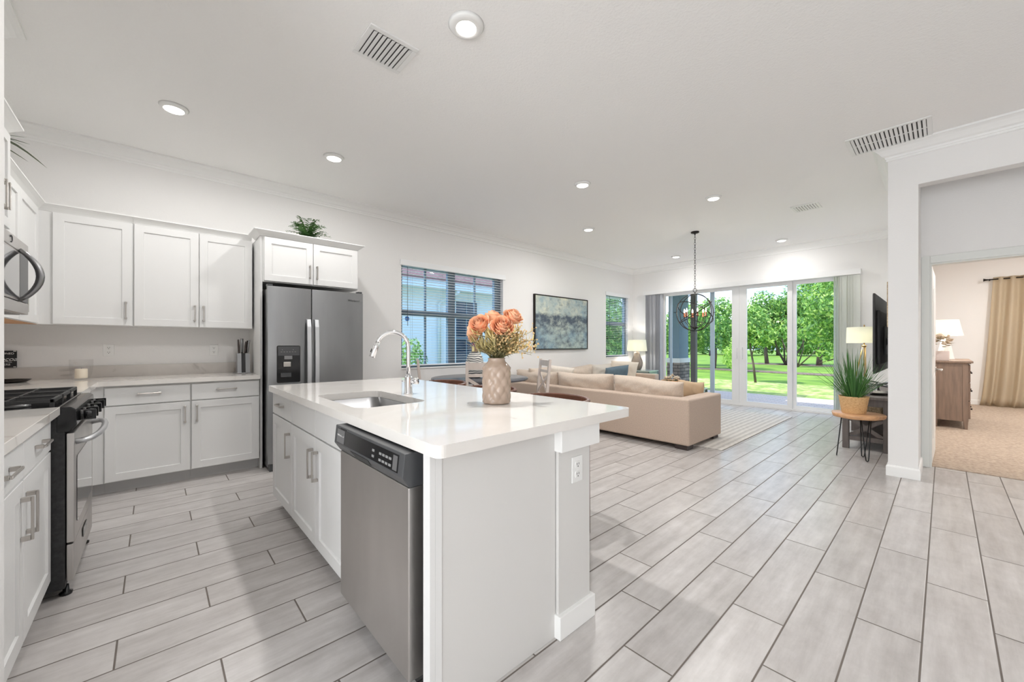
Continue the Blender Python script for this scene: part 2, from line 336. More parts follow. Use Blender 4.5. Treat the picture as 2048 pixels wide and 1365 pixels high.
class MB:
    def __init__(s): s.bm = bmesh.new()
    def box(s, u0, u1, d0, d1, z0, z1, f=ID, bev=0.0, seg=2):
        b2 = bmesh.new()
        vs = [b2.verts.new((u, d, z)) for u in (u0, u1) for d in (d0, d1) for z in (z0, z1)]
        for q in ((0,1,3,2),(4,6,7,5),(0,4,5,1),(2,3,7,6),(0,2,6,4),(1,5,7,3)): b2.faces.new([vs[i] for i in q])
        if bev: bmesh.ops.bevel(b2, geom=list(b2.edges), offset=bev, segments=seg, profile=0.5, affect='EDGES')
        for v in b2.verts: v.co = f(*v.co)
        s._take(b2); return s
    def _take(s, b2, smooth=False):
        bmesh.ops.recalc_face_normals(b2, faces=b2.faces)
        idx = {}
        for v in b2.verts: idx[v] = s.bm.verts.new(v.co)
        for fc in b2.faces:
            try: n = s.bm.faces.new([idx[v] for v in fc.verts]); n.smooth = fc.smooth or smooth
            except ValueError: pass
        b2.free()
    def tube(s, pts, r, n=8, closed=False, cap=True):
        P = [Vector(p) for p in pts]; b2 = bmesh.new(); rings = []
        rr = r if isinstance(r, (list, tuple)) else [r] * len(P)
        prev = None
        for i, p in enumerate(P):
            if closed: t = P[(i+1) % len(P)] - P[i-1]
            else: t = P[min(i+1, len(P)-1)] - P[max(i-1, 0)]
            t.normalize()
            if prev is None:
                a = Vector((0, 0, 1)) if abs(t.z) < 0.9 else Vector((1, 0, 0))
                nx = t.cross(a).normalized()
            else:
                nx = (prev - t * prev.dot(t))
                nx = nx.normalized() if nx.length > 1e-6 else t.orthogonal().normalized()
            prev = nx; ny = t.cross(nx)
            rings.append([b2.verts.new(p + (nx * math.cos(2*math.pi*k/n) + ny * math.sin(2*math.pi*k/n)) * rr[i]) for k in range(n)])
        m = len(rings)
        for i in range(m if closed else m - 1):
            a, b = rings[i], rings[(i+1) % m]
            for k in range(n):
                fc = b2.faces.new([a[k], a[(k+1) % n], b[(k+1) % n], b[k]]); fc.smooth = True
        if cap and not closed: b2.faces.new(rings[0]); b2.faces.new(rings[-1][::-1])
        s._take(b2); return s
    def lathe(s, prof, cx=0, cy=0, n=32, cap=True, wob=None):
        b2 = bmesh.new(); rings = []
        for r, z in prof:
            rings.append([b2.verts.new((cx + (r + (wob(k/n, z) if wob else 0)) * math.cos(2*math.pi*k/n),
                                        cy + (r + (wob(k/n, z) if wob else 0)) * math.sin(2*math.pi*k/n), z)) for k in range(n)])
        for a, b in zip(rings, rings[1:]):
            for k in range(n):
                fc = b2.faces.new([a[k], a[(k+1) % n], b[(k+1) % n], b[k]]); fc.smooth = True
        if cap: b2.faces.new(rings[0]); b2.faces.new(rings[-1])
        s._take(b2); return s
    def prism(s, poly, d0, d1, f=ID, bev=0.0):
        """poly in (u,z), extruded over d"""
        b2 = bmesh.new()
        a = [b2.verts.new((u, d0, z)) for u, z in poly]; b = [b2.verts.new((u, d1, z)) for u, z in poly]
        b2.faces.new(a); b2.faces.new(b[::-1])
        for i in range(len(poly)): j = (i+1) % len(poly); b2.faces.new([a[i], a[j], b[j], b[i]])
        if bev: bmesh.ops.bevel(b2, geom=list(b2.edges), offset=bev, segments=2, profile=0.5, affect='EDGES')
        for v in b2.verts: v.co = f(*v.co)
        s._take(b2); return s
    def plate(s, outer, z0, z1, hole=None):
        """flat slab from an xy polygon, optional hole polygon"""
        b2 = bmesh.new(); loops = [outer] + ([hole] if hole else [])
        for z in (z0, z1):
            es = []
            for lp in loops:
                vs = [b2.verts.new((x, y, z)) for x, y in lp]
                es += [b2.edges.new((vs[i], vs[(i+1) % len(vs)])) for i in range(len(vs))]
            bmesh.ops.triangle_fill(b2, use_beauty=True, edges=es)
        b2.verts.ensure_lookup_table(); half = len(b2.verts) // 2; o = 0
        for lp in loops:
            for i in range(len(lp)):
                j = (i+1) % len(lp); V = b2.verts
                b2.faces.new([V[o+i], V[o+j], V[half+o+j], V[half+o+i]])
            o += len(lp)
        s._take(b2); return s
    def sweep(s, path, prof):
        """path: xy points, room on the left; prof: closed (offset into room, z)"""
        b2 = bmesh.new(); rings = []
        P = [Vector((x, y, 0)) for x, y in path]
        for i, p in enumerate(P):
            ns = []
            if i > 0: d = (P[i]-P[i-1]).normalized(); ns.append(Vector((-d.y, d.x, 0)))
            if i < len(P)-1: d = (P[i+1]-P[i]).normalized(); ns.append(Vector((-d.y, d.x, 0)))
            m = ns[0] if len(ns) == 1 else (ns[0]+ns[1]) / (1 + ns[0].dot(ns[1]))
            rings.append([b2.verts.new((p.x + m.x*o, p.y + m.y*o, z)) for o, z in prof])
        n = len(prof)
        for a, b in zip(rings, rings[1:]):
            for k in range(n): b2.faces.new([a[k], a[(k+1) % n], b[(k+1) % n], b[k]])
        b2.faces.new(rings[0]); b2.faces.new(rings[-1][::-1])
        s._take(b2); return s
    def build(s, name, m, parent=None, smooth=False, loc=None):
        me = bpy.data.meshes.new(name); s.bm.to_mesh(me); s.bm.free()
        if smooth:
            for p in me.polygons: p.use_smooth = True
        o = bpy.data.objects.new(name, me); C.objects.link(o)
        for mm in (m if isinstance(m, (list, tuple)) else [m]): me.materials.append(mm)
        if parent:
            o.parent = parent
            if loc is None: o.location = -wloc(parent)
            else: o.location = loc
        elif loc: o.location = loc
        return o

def wloc(o):
    v = Vector((0, 0, 0))
    while o: v = v + o.location; o = o.parent
    return v

def tag(o, label, cat, group=None, kind=None):
    o['label'] = label; o['category'] = cat
    if group: o['group'] = group
    if kind: o['kind'] = kind
    return o
def thing(name, label, cat, loc=(0, 0, 0), group=None):
    o = bpy.data.objects.new(name, None); o.empty_display_size = 0.1; C.objects.link(o); o.location = loc
    return tag(o, label, cat, group)
def struct(o): o['kind'] = 'structure'; return o
def dup(root, loc=None, rot=None, label=None, scale=None):
    r = root.copy(); C.objects.link(r)
    if loc is not None: r.location = loc
    if rot is not None: r.rotation_euler = rot
    if scale is not None: r.scale = (scale,) * 3
    if label: r['label'] = label
    for ch in list(root.children):
        c = ch.copy(); C.objects.link(c); c.parent = r
        for g in list(ch.children):
            d = g.copy(); C.objects.link(d); d.parent = c
    return r
def text(name, body, size, loc, rot, m, parent, ext=0.0006, shear=0, align='CENTER', sx=1.0):
    cu = bpy.data.curves.new(name, 'FONT'); cu.body = body; cu.size = size; cu.extrude = ext; cu.shear = shear
    cu.align_x = align; cu.align_y = 'CENTER'
    tmp = bpy.data.objects.new(name, cu); me = bpy.data.meshes.new_from_object(tmp); bpy.data.objects.remove(tmp); bpy.data.curves.remove(cu)
    me.name = name; me.materials.clear(); me.materials.append(m)
    o = bpy.data.objects.new(name, me); C.objects.link(o); o.parent = parent
    o.location = Vector(loc) - wloc(parent); o.rotation_euler = rot; o.scale = (sx, 1, 1); return o
RX = (R(90), 0, R(90)); RMY = (R(90), 0, 0); RPY = (R(90), 0, R(180))   # text on faces +X, -Y, +Y

def shaker(f, u0, u1, z0, z1, th=0.019, fr=0.062, rec=0.009):
    b = MB(); bm = b.bm
    def ring(m, d): return [bm.verts.new(f(u, d, z)) for u, z in ((u0+m, z0+m), (u1-m, z0+m), (u1-m, z1-m), (u0+m, z1-m))]
    e = 0.0015
    r = [ring(0, th), ring(0, e), ring(e, 0), ring(fr, 0), ring(fr + 0.002, rec)]
    for a, c in zip(r, r[1:]):
        for k in range(4): bm.faces.new([a[k], a[(k+1) % 4], c[(k+1) % 4], c[k]])
    bm.faces.new(r[0]); bm.faces.new(r[-1]); bmesh.ops.recalc_face_normals(bm, faces=bm.faces)
    return b
def slab(f, u0, u1, z0, z1, th=0.019):
    return MB().box(u0, u1, 0, th, z0, z1, f, 0.0015, 1)
def pull(f, u, z, ln, vert=True, out=0.032, w=0.010):
    b = MB(); h = ln / 2
    if vert:
        b.box(u-w/2, u+w/2, -out, -out+0.008, z-h, z+h, f, 0.0015, 1)
        for s in (-1, 1): b.box(u-w*0.75, u+w*0.75, -out+0.008, 0.0, z+s*(h-0.008)-0.008, z+s*(h-0.008)+0.008, f, 0.001, 1)
    else:
        b.box(u-h, u+h, -out, -out+0.008, z-w/2, z+w/2, f, 0.0015, 1)
        for s in (-1, 1): b.box(u+s*(h-0.008)-0.008, u+s*(h-0.008)+0.008, -out+0.008, 0.0, z-w*0.75, z+w*0.75, f, 0.001, 1)
    return b
def rrect(x0, x1, y0, y1, r, n=6):
    out = []
    for cx, cy, a0 in ((x1-r, y1-r, 0), (x0+r, y1-r, 90), (x0+r, y0+r, 180), (x1-r, y0+r, 270)):
        for k in range(n+1): a = R(a0 + 90*k/n); out.append((cx + r*math.cos(a), cy + r*math.sin(a)))
    return out
def arc(c, r, a0, a1, n, ax=(1, 0, 0), ay=(0, 0, 1)):
    c, ax, ay = Vector(c), Vector(ax), Vector(ay)
    return [c + (ax*math.cos(R(a0+(a1-a0)*k/n)) + ay*math.sin(R(a0+(a1-a0)*k/n)))*r for k in range(n+1)]
def pillow(w, h, t, n=16, p=4.0, rim=0.02, wr=0.006, seed=0, knife=False):
    """upright cushion: X width, Z height (from 0), Y thickness"""
    rnd = random.Random(seed); b = MB(); bm = b.bm; G = {}
    ph = [rnd.uniform(0, 6.28) for _ in range(6)]
    for side in (-1, 1):
        for i in range(n+1):
            for j in range(n+1):
                u, v = 2*i/n-1, 2*j/n-1
                f = max(0, (1-abs(u)**p)*(1-abs(v)**p)) ** (0.5 if not knife else 0.42)
                pin = 1 - (0.05 if knife else 0.02)*(1-abs(u)**2 if abs(v) > abs(u) else 1-abs(v)**2)*(max(abs(u), abs(v))**4)
                y = side*(rim/2 + (t/2-rim/2)*f)
                y += wr*f*math.sin(5*u+ph[0]+3*v)*math.sin(4*v+ph[1]) + wr*0.6*f*math.sin(17*u+ph[2]+4*math.sin(3*v+ph[3]))*(1-abs(v)*0.4)
                G[side, i, j] = bm.verts.new((u*w/2*pin, y, h/2 + v*h/2*pin + wr*0.8*math.sin(3*u+ph[4])*abs(v)))
        for i in range(n):
            for j in range(n):
                bm.faces.new([G[side, i, j], G[side, i+1, j], G[side, i+1, j+1], G[side, i, j+1]])
    ed = [(i, 0) for i in range(n)] + [(n, j) for j in range(n)] + [(i, n) for i in range(n, 0, -1)] + [(0, j) for j in range(n, 0, -1)]
    for k in range(len(ed)):
        a, c = ed[k], ed[(k+1) % len(ed)]
        bm.faces.new([G[-1, a[0], a[1]], G[-1, c[0], c[1]], G[1, c[0], c[1]], G[1, a[0], a[1]]])
    bmesh.ops.recalc_face_normals(bm, faces=bm.faces)
    for fc in bm.faces: fc.smooth = True
    return b
def blade(bm, base, tip, w, sag=0.1, n=5, mi=0, side=None):
    """a tapering leaf blade"""
    b, t = Vector(base), Vector(tip); d = t - b; L = d.length
    sd = side if side is not None else d.cross(Vector((0, 0, 1)))
    sd = sd.normalized() if sd.length > 1e-5 else Vector((1, 0, 0))
    prev = None
    for k in range(n+1):
        f = k/n; p = b + d*f; p.z += sag*L*math.sin(math.pi*f*0.5)*(1-f)*1.6
        ww = w*(1-f**2)**0.6*(0.5+0.5*min(1, f*3+0.3)) if k < n else 0.0005
        cur = (bm.verts.new(p - sd*ww/2), bm.verts.new(p + sd*ww/2))
        if prev:
            fc = bm.faces.new([prev[0], prev[1], cur[1], cur[0]]); fc.material_index = mi; fc.smooth = True
        prev = cur

# ---------------------------------------------------------------- room shell
WX, FY, CZ = -5.15, 8.70, 3.05
RW, RW2 = -0.353, -0.155
b = MB(); b.box(WX-0.15, 3.0, -3.6, 5.762, -0.1, 0.0); b.box(WX-0.15, RW2, 5.762, FY+0.15, -0.1, 0.0)
struct(b.build('floor', M['tile']))
struct(MB().box(RW2, 3.0, 5.762, 12.45, -0.1, 0.008).build('floor_bedroom', M['carpet']))
b = MB(); b.box(WX-0.15, 3.0, -3.6, FY+0.15, CZ, CZ+0.1); b.box(RW2, 3.0, FY+0.15, 12.45, CZ, CZ+0.1)
struct(b.build('ceiling', M['ceil']))
W1 = (2.575, 4.475, 0.87, 2.40); W2 = (7.56, 8.49, 0.92, 2.40)
b = MB(); X0, X1 = WX-0.15, WX
b.box(X0, X1, -1.15, W1[0], 0, CZ); b.box(X0, X1, W1[1], W2[0], 0, CZ); b.box(X0, X1, W2[1], FY+0.15, 0, CZ)
for w in (W1, W2): b.box(X0, X1, w[0], w[1], 0, w[2]); b.box(X0, X1, w[0], w[1], w[3], CZ)
struct(b.build('wall_left', M['wall']))
SX0, SX1, SZ = -4.42, -1.06, 2.46
b = MB(); b.box(WX, SX0, FY, FY+0.15, 0, CZ); b.box(SX1, RW2, FY, FY+0.15, 0, CZ); b.box(SX0, SX1, FY, FY+0.15, SZ, CZ)
struct(b.build('wall_far', M['wall']))
struct(MB().box(RW, RW2, 5.08, FY, 0, CZ).build('wall_right', M['wall']))
struct(MB().box(RW2, 3.0, 5.08, 5.20, 2.665, CZ).build('wall_header', M['wall']))
struct(MB().box(WX, -1.78, -1.15, -1.0, 0, CZ).build('wall_range', M['wall']))
struct(MB().box(-1.78, -1.62, -3.5, -0.313, 0, CZ).build('wall_partition', M['wall']))
struct(MB().box(-1.62, 3.0, -3.6, -3.5, 0, CZ).build('wall_back', M['wall']))
struct(MB().box(3.0, 3.1, -3.6, 12.45, 0, CZ).build('wall_hall', M['wall']))
DX0, DX1, DZ = -0.098, 0.80, 2.03
b = MB(); b.box(RW2, DX0, 5.70, 5.82, 0, CZ); b.box(DX1, 3.0, 5.70, 5.82, 0, CZ); b.box(DX0, DX1, 5.70, 5.82, DZ, CZ)
struct(b.build('wall_bedroom', M['wall']))
b = MB(); b.box(RW2, 3.0, 12.30, 12.45, 0.0, CZ); b.box(RW2-0.1, RW2, FY+0.15, 12.45, 0, CZ)
struct(b.build('wall_bedroom_far', M['wall']))
struct(MB().box(-3.58, -2.84, -1.0, -0.67, 2.50, CZ).build('wall_chase', M['wall']))
# crown moulding and skirting
crown = [(0, CZ), (0.105, CZ), (0.105, CZ-0.016), (0.092, CZ-0.020), (0.075, CZ-0.030), (0.056, CZ-0.050), (0.040, CZ-0.072),
         (0.022, CZ-0.082), (0.018, CZ-0.098), (0.012, CZ-0.100), (0.012, CZ-0.118), (0, CZ-0.124)]
b = MB(); b.sweep([(3.0, 5.08), (RW, 5.08), (RW, FY), (WX, FY), (WX, -1.0), (-3.58, -1.0), (-3.58, -0.67), (-2.84, -0.67)], crown)
struct(b.build('trim_1', M['trim']))
base = [(0, 0), (0.014, 0), (0.014, 0.085), (0.008, 0.098), (0, 0.100)]
struct(MB().sweep([(RW2+0.0, 5.69), (RW2, 5.08), (RW, 5.08), (RW, FY-0.002)], base).build('baseboard_right', M['trim']))
struct(MB().sweep([(SX0-0.02, FY), (WX, FY), (WX, 1.78)], base).build('baseboard_left', M['trim']))
struct(MB().sweep([(3.0, 12.30), (RW2, 12.30), (RW2, 5.84)], [(o, z+0.009) for o, z in base]).build('baseboard_bedroom', M['trim']))
# bedroom door casing
def casing(y0, y1, nm):
    b = MB(); b.box(DX0-0.057, DX0+0.004, y0, y1, 0, DZ+0.07, bev=0.004); b.box(DX1-0.004, DX1+0.07, y0, y1, 0, DZ+0.07, bev=0.004)
    b.box(DX0+0.004, DX1-0.004, y0, y1, DZ-0.004, DZ+0.07, bev=0.004); struct(b.build(nm, M['casing']))
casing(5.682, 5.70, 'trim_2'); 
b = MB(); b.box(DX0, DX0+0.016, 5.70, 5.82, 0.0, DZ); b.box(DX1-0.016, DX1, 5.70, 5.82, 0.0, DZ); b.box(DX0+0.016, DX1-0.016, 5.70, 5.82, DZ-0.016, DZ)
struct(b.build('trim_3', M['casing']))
# the open bedroom door
dr = struct(thing('door_1', 'white bedroom door standing open seen almost edge on', 'door', (-0.080, 5.832, 0)))
ang = R(-1.0); dr.rotation_euler = (0, 0, ang)
def dbuild(mb, nm, m, p=dr): return mb.build(nm, m, p, loc=(0, 0, 0))
b = MB(); b.box(-0.036, 0.0, 0.004, 0.80, 0.018, 2.01, bev=0.002)
panel = dbuild(b, 'door_panel', M['trim'])
b = MB()
for z0, z1 in ((0.25, 0.92), (1.10, 1.85)):
    b.prism([(0.14, z0), (0.67, z0), (0.67, z1-0.05), (0.40, z1), (0.14, z1-0.05)], -0.005, 0.0, lambda u, d, z: (-d, u, z), 0.004)
dbuild(b, 'raised_panel', M['trim'])
b = MB(); b.tube([(0.0, 0.735, 0.94), (0.008, 0.735, 0.94)], 0.03, 16); b.tube([(0.008, 0.735, 0.94), (0.05, 0.735, 0.94)], 0.010, 10)
b.tube([(0.05, 0.745, 0.94), (0.052, 0.68, 0.94), (0.05, 0.62, 0.936)], [0.010, 0.009, 0.007], 10); dbuild(b, 'door_handle', M['nickel'])
for zz in (0.22, 1.05, 1.82):
    b = MB(); b.tube([(-0.018, -0.002, zz-0.045), (-0.018, -0.002, zz+0.045)], 0.006, 8); b.box(-0.034, -0.016, 0.0, 0.004, zz-0.045, zz+0.045)
    dbuild(b, 'hinge', M['nickel'])

# ---------------------------------------------------------------- fridge-wall cabinets
F48 = face_px(-4.82); F453 = face_px(-4.53); F450 = face_px(-4.50)
def ccrown(path, z0, z1, proj=0.05):
    h = z1 - z0
    pr = [(-0.02, z0), (0.004, z0), (0.010, z0+h*0.15), (proj*0.55, z0+h*0.5), (proj*0.9, z0+h*0.8), (proj, z0+h*0.86), (proj, z1), (-0.02, z1)]
    return MB().sweep(path, pr)
UB, UT = 1.385, 2.295
def upper(name, label, y0, y1, doors, filler=None):
    t = thing(name, label, 'cabinet', (-5.0, (y0+y1)/2, UB))
    b = MB(); b.box(-5.148, -4.841, y0, y1, UB, UT); b.build('cabinet_body', M['cab'], t)
    for (a, c, hy) in doors:
        d = shaker(F48, a, c, UB+0.003, UT-0.005).build('door', M['cab'], t)
        pull(F48, hy, UB+0.135, 0.15).build('handle', M['nickel'], d)
    return t
t = upper('wall_cabinet', 'white single door wall cabinet in the corner above the candle', -0.998, -0.140, [(-0.606, -0.147, -0.185)])
ccrown([(-4.841, -0.140), (-4.841, -0.690)], UT, 2.352).build('crown', M['trim'], t)
t = upper('wall_cabinet', 'white double door wall cabinet beside the refrigerator, above the knife block', -0.139, 0.752, [(-0.133, 0.315, 0.285), (0.321, 0.748, 0.351)])
ccrown([(-4.841, 0.745), (-4.841, -0.139)], UT, 2.352).build('crown', M['trim'], t)
# over-fridge cabinet with its tall side panel
t = thing('refrigerator_cabinet', 'white double door cabinet over the refrigerator with tall side panel', 'cabinet', (-4.8, 1.25, 1.85))
MB().box(-5.148, -4.521, 0.79, 1.725, 1.845, 2.295).build('cabinet_body', M['cab'], t)
MB().box(-5.148, -4.535, 0.770, 0.789, 0.0, 2.295).build('side_panel', M['cab'], t)
for a, c, hy in ((0.800, 1.243, 1.212), (1.249, 1.715, 1.282)):
    d = shaker(F450, a, c, 1.855, 2.290).build('door', M['cab'], t)
    pull(F450, hy, 1.985, 0.135).build('handle', M['nickel'], d)
ccrown([(-5.14, 1.725), (-4.521, 1.725), (-4.521, 0.770), (-4.78, 0.770)], 2.297, 2.352, 0.06).build('crown', M['trim'], t)

def base_cab(name, label, y0, y1, hv):
    t = thing(name, label, 'cabinet', (-4.85, (y0+y1)/2, 0))
    MB().box(-5.148, -4.551, y0, y1, 0.100, 0.884).build('cabinet_body', M['cab'], t)
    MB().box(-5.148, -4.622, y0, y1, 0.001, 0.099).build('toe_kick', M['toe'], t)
    d = slab(F453, y0+0.006, y1-0.006, 0.725, 0.868).build('drawer', M['cab'], t)
    pull(F453, (y0+y1)/2, 0.810, 0.15, False).build('handle', M['nickel'], d)
    d = shaker(F453, y0+0.006, y1-0.006, 0.108, 0.715).build('door', M['cab'], t)
    pull(F453, hv, 0.605, 0.15).build('handle', M['nickel'], d)
base_cab('base_cabinet', 'white base cabinet nearer the range with one drawer over one door', -0.302, 0.240, 0.200)
base_cab('base_cabinet', 'white base cabinet beside the refrigerator with one drawer over one door', 0.2405, 0.768, 0.283)
# corner unit behind the range
t = thing('corner_cabinet', 'plain white corner cabinet filler between range and base cabinets', 'cabinet', (-4.6, -0.6, 0))
b = MB(); b.box(-5.148, -4.551, -0.998, -0.303, 0.1, 0.884); b.box(-4.5505, -3.615, -0.998, -0.375, 0.1, 0.884); b.build('cabinet_body', M['cab'], t)
b = MB(); b.box(-5.148, -4.622, -0.998, -0.303, 0.001, 0.099); b.box(-4.6215, -3.615, -0.998, -0.44, 0.001, 0.099); b.build('toe_kick', M['toe'], t)
# L-shaped counter
t = thing('countertop', 'long white quartz counter along the refrigerator wall with low backsplash', 'countertop', (-4.85, 0, 0.885))
MB().plate([(-5.148, -0.998), (-3.612, -0.998), (-3.612, -0.335), (-4.505, -0.335), (-4.505, 0.768), (-5.148, 0.768)], 0.886, 0.924).build('slab', M['quartz'], t)
b = MB(); b.box(-5.148, -5.129, -0.978, 0.768, 0.924, 1.032); b.box(-5.148, -3.612, -0.998, -0.979, 0.924, 1.032); b.build('backsplash', M['splash'], t)

# ---------------------------------------------------------------- refrigerator
t = thing('refrigerator', 'stainless side by side refrigerator with ice dispenser', 'refrigerator', (-4.7, 1.25, 0))
MB().box(-5.08, -4.405, 0.808, 1.706, 0.03, 1.765, bev=0.004).build('body', M['steel_d'], t)
FF = face_px(-4.33)
def fdoor(y0, y1):
    b = MB(); b2 = bmesh.new()
    N = 12; prof = [(y0 + (y1-y0)*k/N, 0.012*(abs(2*k/N-1)**2.5)) for k in range(N+1)]
    prof = [(y0, 0.066)] + prof + [(y1, 0.066)]
    for z in (0.075, 1.785): pass
    lo = [b.bm.verts.new(FF(y, d, 0.075)) for y, d in prof]; hi = [b.bm.verts.new(FF(y, d, 1.785)) for y, d in prof]
    for k in range(len(prof)): j = (k+1) % len(prof); f = b.bm.faces.new([lo[k], lo[j], hi[j], hi[k]])
    b.bm.faces.new(lo); b.bm.faces.new(hi[::-1]); bmesh.ops.recalc_face_normals(b.bm, faces=b.bm.faces); return b
d1 = fdoor(0.800, 1.181).build('door', M['steel'], t); d2 = fdoor(1.191, 1.711).build('door', M['steel'], t)
for d, y in ((d1, 1.150), (d2, 1.222)):
    b = MB()
    pts = [(-4.335, 1.48), (-4.295, 1.475), (-4.280, 1.40), (-4.270, 1.1), (-4.270, 0.9), (-4.280, 0.6), (-4.295, 0.52), (-4.335, 0.51)]
    lo = [(x, z) for x, z in pts]; inn = [(-4.335, 1.445), (-4.318, 1.44), (-4.302, 1.39), (-4.292, 1.1), (-4.292, 0.9), (-4.302, 0.61), (-4.318, 0.55), (-4.335, 0.545)]
    b.prism(lo + inn[::-1], y-0.018, y+0.018, lambda u, dd, z: (u, dd, z), 0.003); b.build('handle', M['bar'], d)
dp = MB().prism([(u, z) for u, z in rrect(0.872, 1.078, 0.850, 1.212, 0.014)], -0.004, 0.004, FF).build('dispenser', M['black'], d1)
MB().box(0.935, 1.005, -0.009, -0.004, 1.078, 1.112, FF).build('dispenser_spout', M['badge'], d1)
MB().box(0.928, 0.992, -0.012, -0.004, 1.005, 1.052, FF, 0.003).build('dispenser_paddle', M['nickel'], d1)
MB().box(0.905, 0.995, -0.010, -0.004, 0.905, 0.945, FF).build('drip_tray', M['ctrl'], d1)
b = MB(); b.box(0.882, 1.070, -0.0065, -0.004, 1.115, 1.205, FF); b.build('dispenser_panel', M['ctrl'], d1)
b = MB(); [b.box(0.905+0.024*k, 0.918+0.024*k, -0.0075, -0.0065, 1.148, 1.153, FF) for k in range(6)]
b.build('dispenser_markings', M['lcd'], d1)
for yy in (0.915, 1.01): MB().box(yy, yy+0.007, -0.0075, -0.0065, 1.168, 1.175, FF).build('dispenser_button', M['lcd'], d1)
text('logo', 'Whirlpool', 0.030, (-4.3225, 1.605, 1.700), RX, M['ctrl'], d2)
b = MB(); b.box(-4.40, -4.345, 0.815, 1.70, 0.0, 0.07); b.build('base_grille', M['ctrl'], t)
for ya in (0.80, 1.665): MB().box(-4.43, -4.36, ya, ya+0.045, 1.786, 1.806, bev=0.003).build('hinge_cover', M['ctrl'], t)

# ---------------------------------------------------------------- range, microwave and the near run (fronts face +Y)
t = thing('range', 'black and stainless gas range with cast iron grates', 'range', (-3.22, -0.6, 0))
RX0, RX1 = -3.600, -2.840
MB().box(RX0+0.003, RX1-0.003, -0.97, -0.318, 0.045, 0.895, bev=0.004).build('body', M['blackm'], t)
b = MB(); b.box(RX0, RX1, -0.975, -0.335, 0.896, 0.922, bev=0.006)
b.prism([(-0.334, 0.920), (-0.300, 0.920), (-0.284, 0.908), (-0.279, 0.830), (-0.300, 0.800), (-0.345, 0.800), (-0.345, 0.895), (-0.334, 0.895)], RX0, RX1, lambda u, d, z: (d, u, z), 0.004)
b.build('cooktop', M['black'], t)
for k, cx in enumerate((-3.475, -3.22, -2.965)):
    b = MB(); x0, x1 = cx-0.122, cx+0.122; g = 0.007
    for yy in (-0.925, -0.36): b.box(x0, x1, yy-g, yy+g, 0.945, 0.962, bev=0.002)
    for xx in (x0+g, x1-g): b.box(xx-g, xx+g, -0.932, -0.353, 0.945, 0.962, bev=0.002)
    for yy in (-0.78, -0.64, -0.50): b.box(x0, x1, yy-0.005, yy+0.005, 0.948, 0.964, bev=0.002)
    for xx in (cx-0.055, cx+0.055): b.box(xx-0.005, xx+0.005, -0.925, -0.36, 0.948, 0.963, bev=0.002)
    for xx in (x0+g, x1-g):
        for yy in (-0.925, -0.64, -0.36): b.box(xx-g, xx+g, yy-g, yy+g, 0.9225, 0.946)
    b.build('grate', M['iron'], t)
for cx, cy, r in ((-3.475, -0.80, 0.05), (-3.475, -0.49, 0.04), (-3.22, -0.64, 0.055), (-2.965, -0.80, 0.04), (-2.965, -0.49, 0.05)):
    MB().lathe([(r, 0.9225), (r, 0.930), (r*0.85, 0.938), (r*0.3, 0.940)], cx, cy, 20).build('burner', M['badge'], t)
for xx in (-3.50, -3.39, -3.22, -3.05, -2.94):
    c0, dr_ = Vector((xx, -0.282, 0.864)), Vector((0, 0.998, 0.06)).normalized()
    b = MB(); b.tube([c0, c0+dr_*0.018], 0.026, 20); b.tube([c0+dr_*0.018, c0+dr_*0.046], [0.020, 0.018], 18)
    b.box(xx-0.006, xx+0.006, -0.268, -0.222, 0.840, 0.890, bev=0.002); b.build('knob', M['black'], t)
FR = face_py(-0.288)
d = MB().box(RX0+0.004, RX1-0.004, 0.0, 0.026, 0.262, 0.792, FR, 0.004).build('oven_door', M['steel_w'], t)
MB().prism(rrect(RX0+0.075, RX1-0.075, 0.335, 0.665, 0.02), -0.003, 0.0, FR).build('oven_window', M['ovenglass'], d)
b = MB(); pts = [(-2.885, -0.288, 0.742), (-2.885, -0.252, 0.748), (-2.93, -0.232, 0.750), (-3.05, -0.218, 0.750), (-3.22, -0.213, 0.750), (-3.39, -0.218, 0.750), (-3.51, -0.232, 0.750), (-3.555, -0.252, 0.748), (-3.555, -0.288, 0.742)]
b.tube(pts, 0.014, 10); b.build('handle', M['bar'], d)
dw = MB().box(RX0+0.004, RX1-0.004, 0.002, 0.026, 0.078, 0.254, FR, 0.004).build('drawer', M['steel_w'], t)
b = MB(); b.prism(rrect(-3.30, -3.14, 0.175, 0.225, 0.012), -0.003, 0.0, FR); b.build('handle', M['black'], dw)
for xx in (RX0+0.05, RX1-0.05):
    for yy in (-0.32, -0.92): MB().lathe([(0.022, 0.0), (0.024, 0.012), (0.012, 0.018), (0.010, 0.046)], xx, yy, 14).build('foot', M['black'], t)

t = thing('microwave', 'stainless over range microwave with tall curved handle', 'microwave', (-3.22, -0.77, 1.392))
FM = face_py(-0.545)
MB().box(RX0+0.002, RX1-0.002, -0.995, -0.575, 1.392, 1.798, bev=0.003).build('body', M['steel_d'], t)
b = MB(); b.box(RX0+0.002, RX1-0.002, 0, 0.028, 1.730, 1.796, FM, 0.003); b.box(RX0+0.002, RX1-0.002, 0, 0.028, 1.394, 1.456, FM, 0.003)
b.box(-3.400, RX1-0.002, 0, 0.028, 1.460, 1.727, FM, 0.003); dd = b.build('door', M['steel_w'], t)
MB().box(-3.376, -2.90, -0.002, 0.0, 1.472, 1.715, FM).build('door_window', M['ovenglass'], dd)
MB().box(RX0+0.002, -3.404, 0, 0.028, 1.460, 1.727, FM, 0.003).build('control_panel', M['ctrl'], t)
b = MB(); zs = [1.462 + (1.738-1.462)*k/14 for k in range(15)]
b.tube([(-3.39, -0.545 + 0.075*math.sin(math.pi*k/14)**0.8, z) for k, z in enumerate(zs)], [0.011+0.006*math.sin(math.pi*k/14) for k in range(15)], 10); b.build('handle', M['steel_d'], dd)
